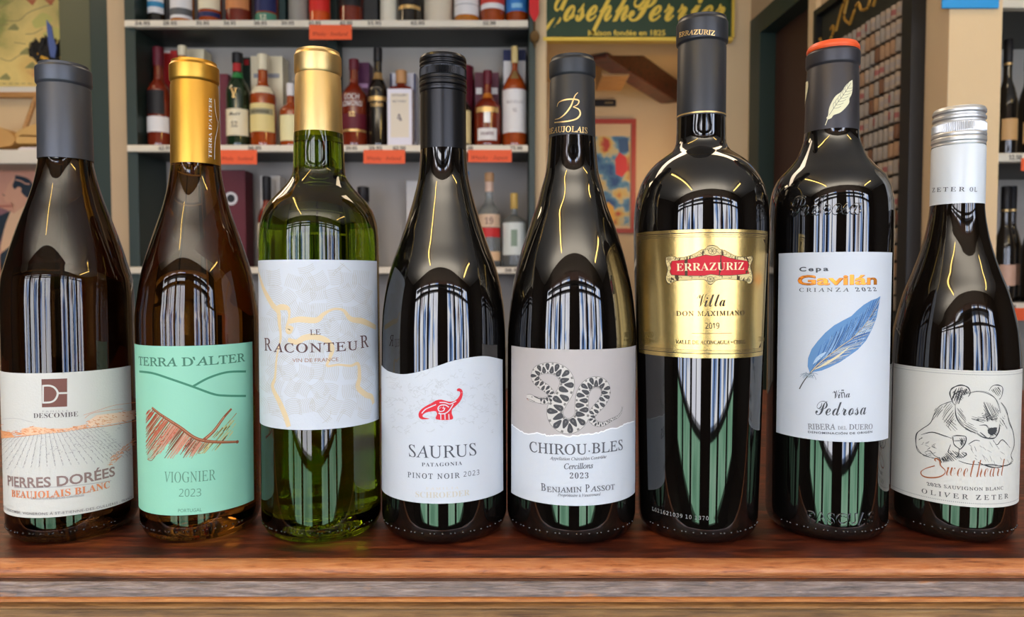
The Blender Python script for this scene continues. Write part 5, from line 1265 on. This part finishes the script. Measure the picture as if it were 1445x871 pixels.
# ------------------------------------------------------------------ left alcove
YL = 2.58
ld = tag(obj('wall_ledge', bmesh.new(), M['white_paint']), 'cream wooden ledge across the alcove at the left', 'ledge')
bm = bmesh.new(); box(bm, -2.4, sx(86, 2.42)-0.002, 2.42, 2.598, sz(231, 2.42), sz(211, 2.42), 0, 0.003); bm.to_mesh(ld.data); bm.free()
zl_ = sz(211, 2.42)
mp2 = thing('map_poster', 'old yellow map print hanging at the top left', 'poster', at(30, 60, YL)); mo = mp2.location.copy()
def mlines(bm):
    for pts in ([(0, 82), (14, 86), (30, 77), (50, 77), (62, 74)], [(0, 12), (10, 5), (20, 0)], [(8, 29), (26, 29), (40, 18), (60, 10), (75, 6)], [(36, 48), (48, 47), (60, 40)], [(0, 36), (12, 34)], [(20, 60), (36, 62)]):
        pstroke(bm, pts, 1.0, YL-0.0006, 0)
    for cx_, cy_ in ((19, 38), (36, 72), (7, 108), (44, 92)):
        ppoly(bm, [(cx_-9, cy_+4), (cx_-4, cy_-1), (cx_+2, cy_-5), (cx_+8, cy_+2), (cx_+6, cy_+5)], YL-0.0007, 1)
    for x in range(-60, 60, 9): pstroke(bm, [(x, 118), (x+6, 118)], 1.0, YL-0.0006, 0, smooth=0)
    for x, y in ((44, 3), (70, 3)): ppoly(bm, [(x-8, y-4), (x+8, y-4), (x+2, y+5)], YL-0.0007, 2)
    ppoly(bm, [(45, 30), (60, 18), (74, 26), (68, 34), (50, 40)], YL-0.0005, 3, smooth=3); ppoly(bm, [(60, 48), (78, 38), (86, 46), (84, 58), (66, 54)], YL-0.0005, 3, smooth=3)

part('sheet', [ink((150, 130, 90)), ink((150, 144, 92)), ink((196, 112, 74)), ink((206, 196, 112)), rampmat('old_map_print', [(0.32, (150, 150, 80)), (0.40, (206, 184, 110)), (0.55, (232, 204, 124)), (0.66, (226, 190, 110)), (0.72, (196, 120, 80))], 5, seed=8)], mp2,
     lambda bm: (box(bm, sx(-90, YL), sx(88, YL, 60), YL, YL+0.006, sz(122, YL), sz(-120, YL), 4), mlines(bm)), mo)
part('white_border', M['white_paint'], mp2, lambda bm: box(bm, sx(-90, YL), sx(88, YL, 60), YL-0.002, YL+0.008, sz(130, YL), sz(122.5, YL)), mo)
part('wooden_bar', M['wood_oak'], mp2, lambda bm: box(bm, sx(-90, YL), sx(88, YL, 60), YL-0.008, YL+0.01, sz(138, YL), sz(130.4, YL), 0, 0.002), mo)
st = tag(obj('wooden_stick', bmesh.new(), M['wood_oak']), 'slanting wooden stick leaning between the ledge and the map print', 'stick')
bm = bmesh.new(); a_ = at(53, 132, 2.555); b_ = at(22, 208, 2.55); b_.z = zl_+0.008; tube(bm, [a_, b_], 0.008, 10); bm.to_mesh(st.data); bm.free()
# plume: black feathers with a blue quill and a yellow tuft, on a stem that stands on the ledge behind the first bottle
plm = thing('feather_plume', 'black feather plume with one blue quill rising behind the charcoal capsule', 'plume', Vector((at(74, 205, 2.568).x, 2.568, zl_))); po = plm.location.copy()
def stem(bm): tube(bm, [Vector((po.x, 2.568, zl_+0.004)), Vector((po.x, 2.56, zl_+0.06)), at(74, 120, 2.47), at(72, 84, 2.47)], 0.006, 8); lathe(bm, [(0, 0), (0.022, 0), (0.022, 0.006), (0, 0.007)], 24); [setattr(v, 'co', v.co+po) for v in bm.verts if v.co.length < 0.06]
part('stem', M['black'], plm, stem, po)
rnd = random.Random(6)
def blackf(bm):
    for i in range(170):
        x0, y0 = 62+rnd.uniform(-10, 22), 80+rnd.uniform(-3, 8); t_ = rnd.random()
        tx, ty = 42+t_*46+rnd.uniform(-3, 3), 55+6*math.sin(t_*9)*0.4+rnd.uniform(-4, 10)
        if t_ < 0.1: ty = 58+rnd.uniform(0, 10)
        Yq = 2.455+rnd.uniform(-0.03, 0.04)
        P_ = [at(x0, y0, Yq), at((x0+tx)/2-3, (y0+ty)/2+3, Yq), at(tx, ty, Yq)]; tube(bm, P_, [0.005, 0.006, 0.0008], 5)
part('black_feathers', mat('black_feather', (16, 14, 14), 0.8), plm, blackf, po)
def quill(bm):
    Yq = 2.42; pts = [(67, 28), (69, 35), (72, 50), (74, 65), (75, 80)]; wd = [2, 6, 9, 10, 7]
    q = [at(x-w_/2, y, Yq) for (x, y), w_ in zip(pts, wd)]+[at(x+w_/2+(1 if i % 2 else -1), y+2, Yq) for i, ((x, y), w_) in reversed(list(enumerate(zip(pts, wd))))]
    prism(bm, [(p.x, p.z) for p in q], Yq-0.002, Yq+0.002)
part('blue_quill', mat('slate_blue_feather', (72, 92, 148), 0.7, bump=0.3, bscale=120), plm, quill, po)
part('yellow_tuft', mat('yellow_feather', (214, 160, 52), 0.7), plm, lambda bm: [tube(bm, [at(70, 82+i*0.4, 2.43), at(60, 79+i, 2.43), at(52-i*0.7, 75+i*0.8, 2.43)], [0.006, 0.008, 0.002], 6) for i in range(4)], po)
# folded tan leather pouch and papers on the ledge
bg = thing('leather_pouch', 'folded tan leather pouch lying on the ledge behind the first bottle', 'pouch', Vector((at(30, 205, 2.46).x, 2.47, zl_))); bo = bg.location.copy()
TAN = mat('tan_leather', (196, 150, 88), 0.6, var=0.15, vscale=14, bump=0.2, bscale=40)
def pouch(bm):
    P_ = catmull([(-40, 207), (-20, 178), (0, 180), (12, 184), (22, 190), (27, 198), (22, 206), (8, 209), (-10, 209)], 5)
    q = [at(x, y, 2.46) for x, y in P_]; prism(bm, [(p.x, max(p.z, zl_+0.002)) for p in q], 2.44, 2.51)
part('pouch_body', TAN, bg, pouch, bo, 50)
def flap(bm):
    P_ = catmull([(22, 196), (26, 188), (40, 180), (70, 172), (90, 176), (92, 190), (70, 192), (34, 191)], 5)
    prism(bm, [(p.x, p.z) for p in (at(x, y, 2.46) for x, y in P_)], 2.45, 2.52)
    P_ = catmull([(22, 200), (30, 194), (60, 195), (92, 196), (92, 203.5), (60, 203.5), (30, 204)], 4)
    prism(bm, [(p.x, p.z) for p in (at(x, y, 2.46) for x, y in P_)], 2.445, 2.52)
part('folded_flap', mat('light_tan_leather', (206, 164, 98), 0.6, var=0.12, vscale=14, bump=0.2, bscale=40), bg, flap, bo, 50)
pp = thing('paper_stack', 'thin stack of white papers under the leather pouch on the ledge', 'papers', Vector((at(60, 208, 2.45).x, 2.46, zl_)))
bm = bmesh.new(); box(bm, -0.07, 0.06, -0.03, 0.07, 0.0, 0.0065, 0, 0.001); box(bm, -0.065, 0.062, -0.028, 0.068, 0.0066, 0.010, 0, 0.001); obj('papers', bm, mat('lilac_white_paper', (222, 214, 214), 0.6), pp)
# print of a dark-haired man in profile
pm = thing('art_print', 'framed print of a dark-haired man in profile below the ledge', 'picture', at(20, 330, YL)); pmo = pm.location.copy()
part('frame', M['white_paint'], pm, lambda bm: (box(bm, sx(-90, YL), sx(80, YL), YL-0.012, YL+0.012, sz(240, YL), sz(233, YL)), box(bm, sx(73, YL), sx(80, YL), YL-0.012, YL+0.012, sz(520, YL), sz(240, YL)-0.0004), box(bm, sx(-90, YL), sx(80, YL), YL-0.012, YL+0.012, sz(527, YL), sz(520, YL)-0.0004)), pmo)
part('sheet', mat('salmon_print', (222, 160, 132), 0.6, var=0.05), pm, lambda bm: box(bm, sx(-90, YL), sx(73, YL)-0.0005, YL, YL+0.008, sz(520, YL)+0.0005, sz(240, YL)-0.0005), pmo)
def man(bm):
    z = lambda pts: [(x/5.12, 230+y/5.12) for x, y in pts]
    ppoly(bm, z([(-200, 310), (95, 305), (95, 318), (-200, 322)]), YL-0.0006, 3)
    ppoly(bm, z([(-300, 340), (0, 320), (60, 345), (30, 500), (-20, 700), (-300, 900)]), YL-0.0006, 4)
    ppoly(bm, z([(112, 95), (70, 140), (48, 180), (40, 215), (18, 225), (14, 236), (30, 244), (30, 262), (50, 285), (92, 290), (85, 330), (110, 360), (160, 320), (205, 255), (200, 200), (160, 130)]), YL-0.0008, 1, smooth=3)
    ppoly(bm, z([(75, 350), (100, 365), (150, 330), (190, 300), (215, 330), (150, 420), (90, 560), (80, 620), (10, 640), (5, 600), (30, 480)]), YL-0.0010, 2)
    ppoly(bm, z([(215, 320), (180, 350), (130, 440), (95, 540), (85, 590), (0, 660), (0, 720), (40, 760), (40, 1400), (380, 1400), (380, 500), (280, 360)]), YL-0.0012, 0)
    ppoly(bm, z([(0, 380), (78, 345), (40, 440), (5, 560), (-60, 640), (-60, 420)]), YL-0.0013, 0)
    ppoly(bm, z([(160, 380), (178, 390), (160, 450), (135, 450), (135, 420)]), YL-0.0014, 2)
    ppoly(bm, z([(112, 88), (160, 98), (205, 115), (236, 152), (238, 190), (216, 240), (195, 250), (168, 228), (150, 205), (130, 172), (108, 190), (90, 165), (104, 128)]), YL-0.0012, 0, smooth=3)
    ppoly(bm, z([(118, 180), (140, 172), (156, 188), (146, 215), (126, 214)]), YL-0.0014, 1, smooth=3)
    pstroke(bm, z([(112, 122), (150, 130), (185, 150), (215, 152)]), 1.8, YL-0.0015, 1); ppoly(bm, z([(16, 222), (36, 234), (38, 240), (20, 234)]), YL-0.0015, 0)
part('printed_figure', [ink((44, 56, 66)), ink((230, 172, 140)), ink((240, 196, 156)), ink((190, 110, 90)), ink((150, 106, 110))], pm, man, pmo)
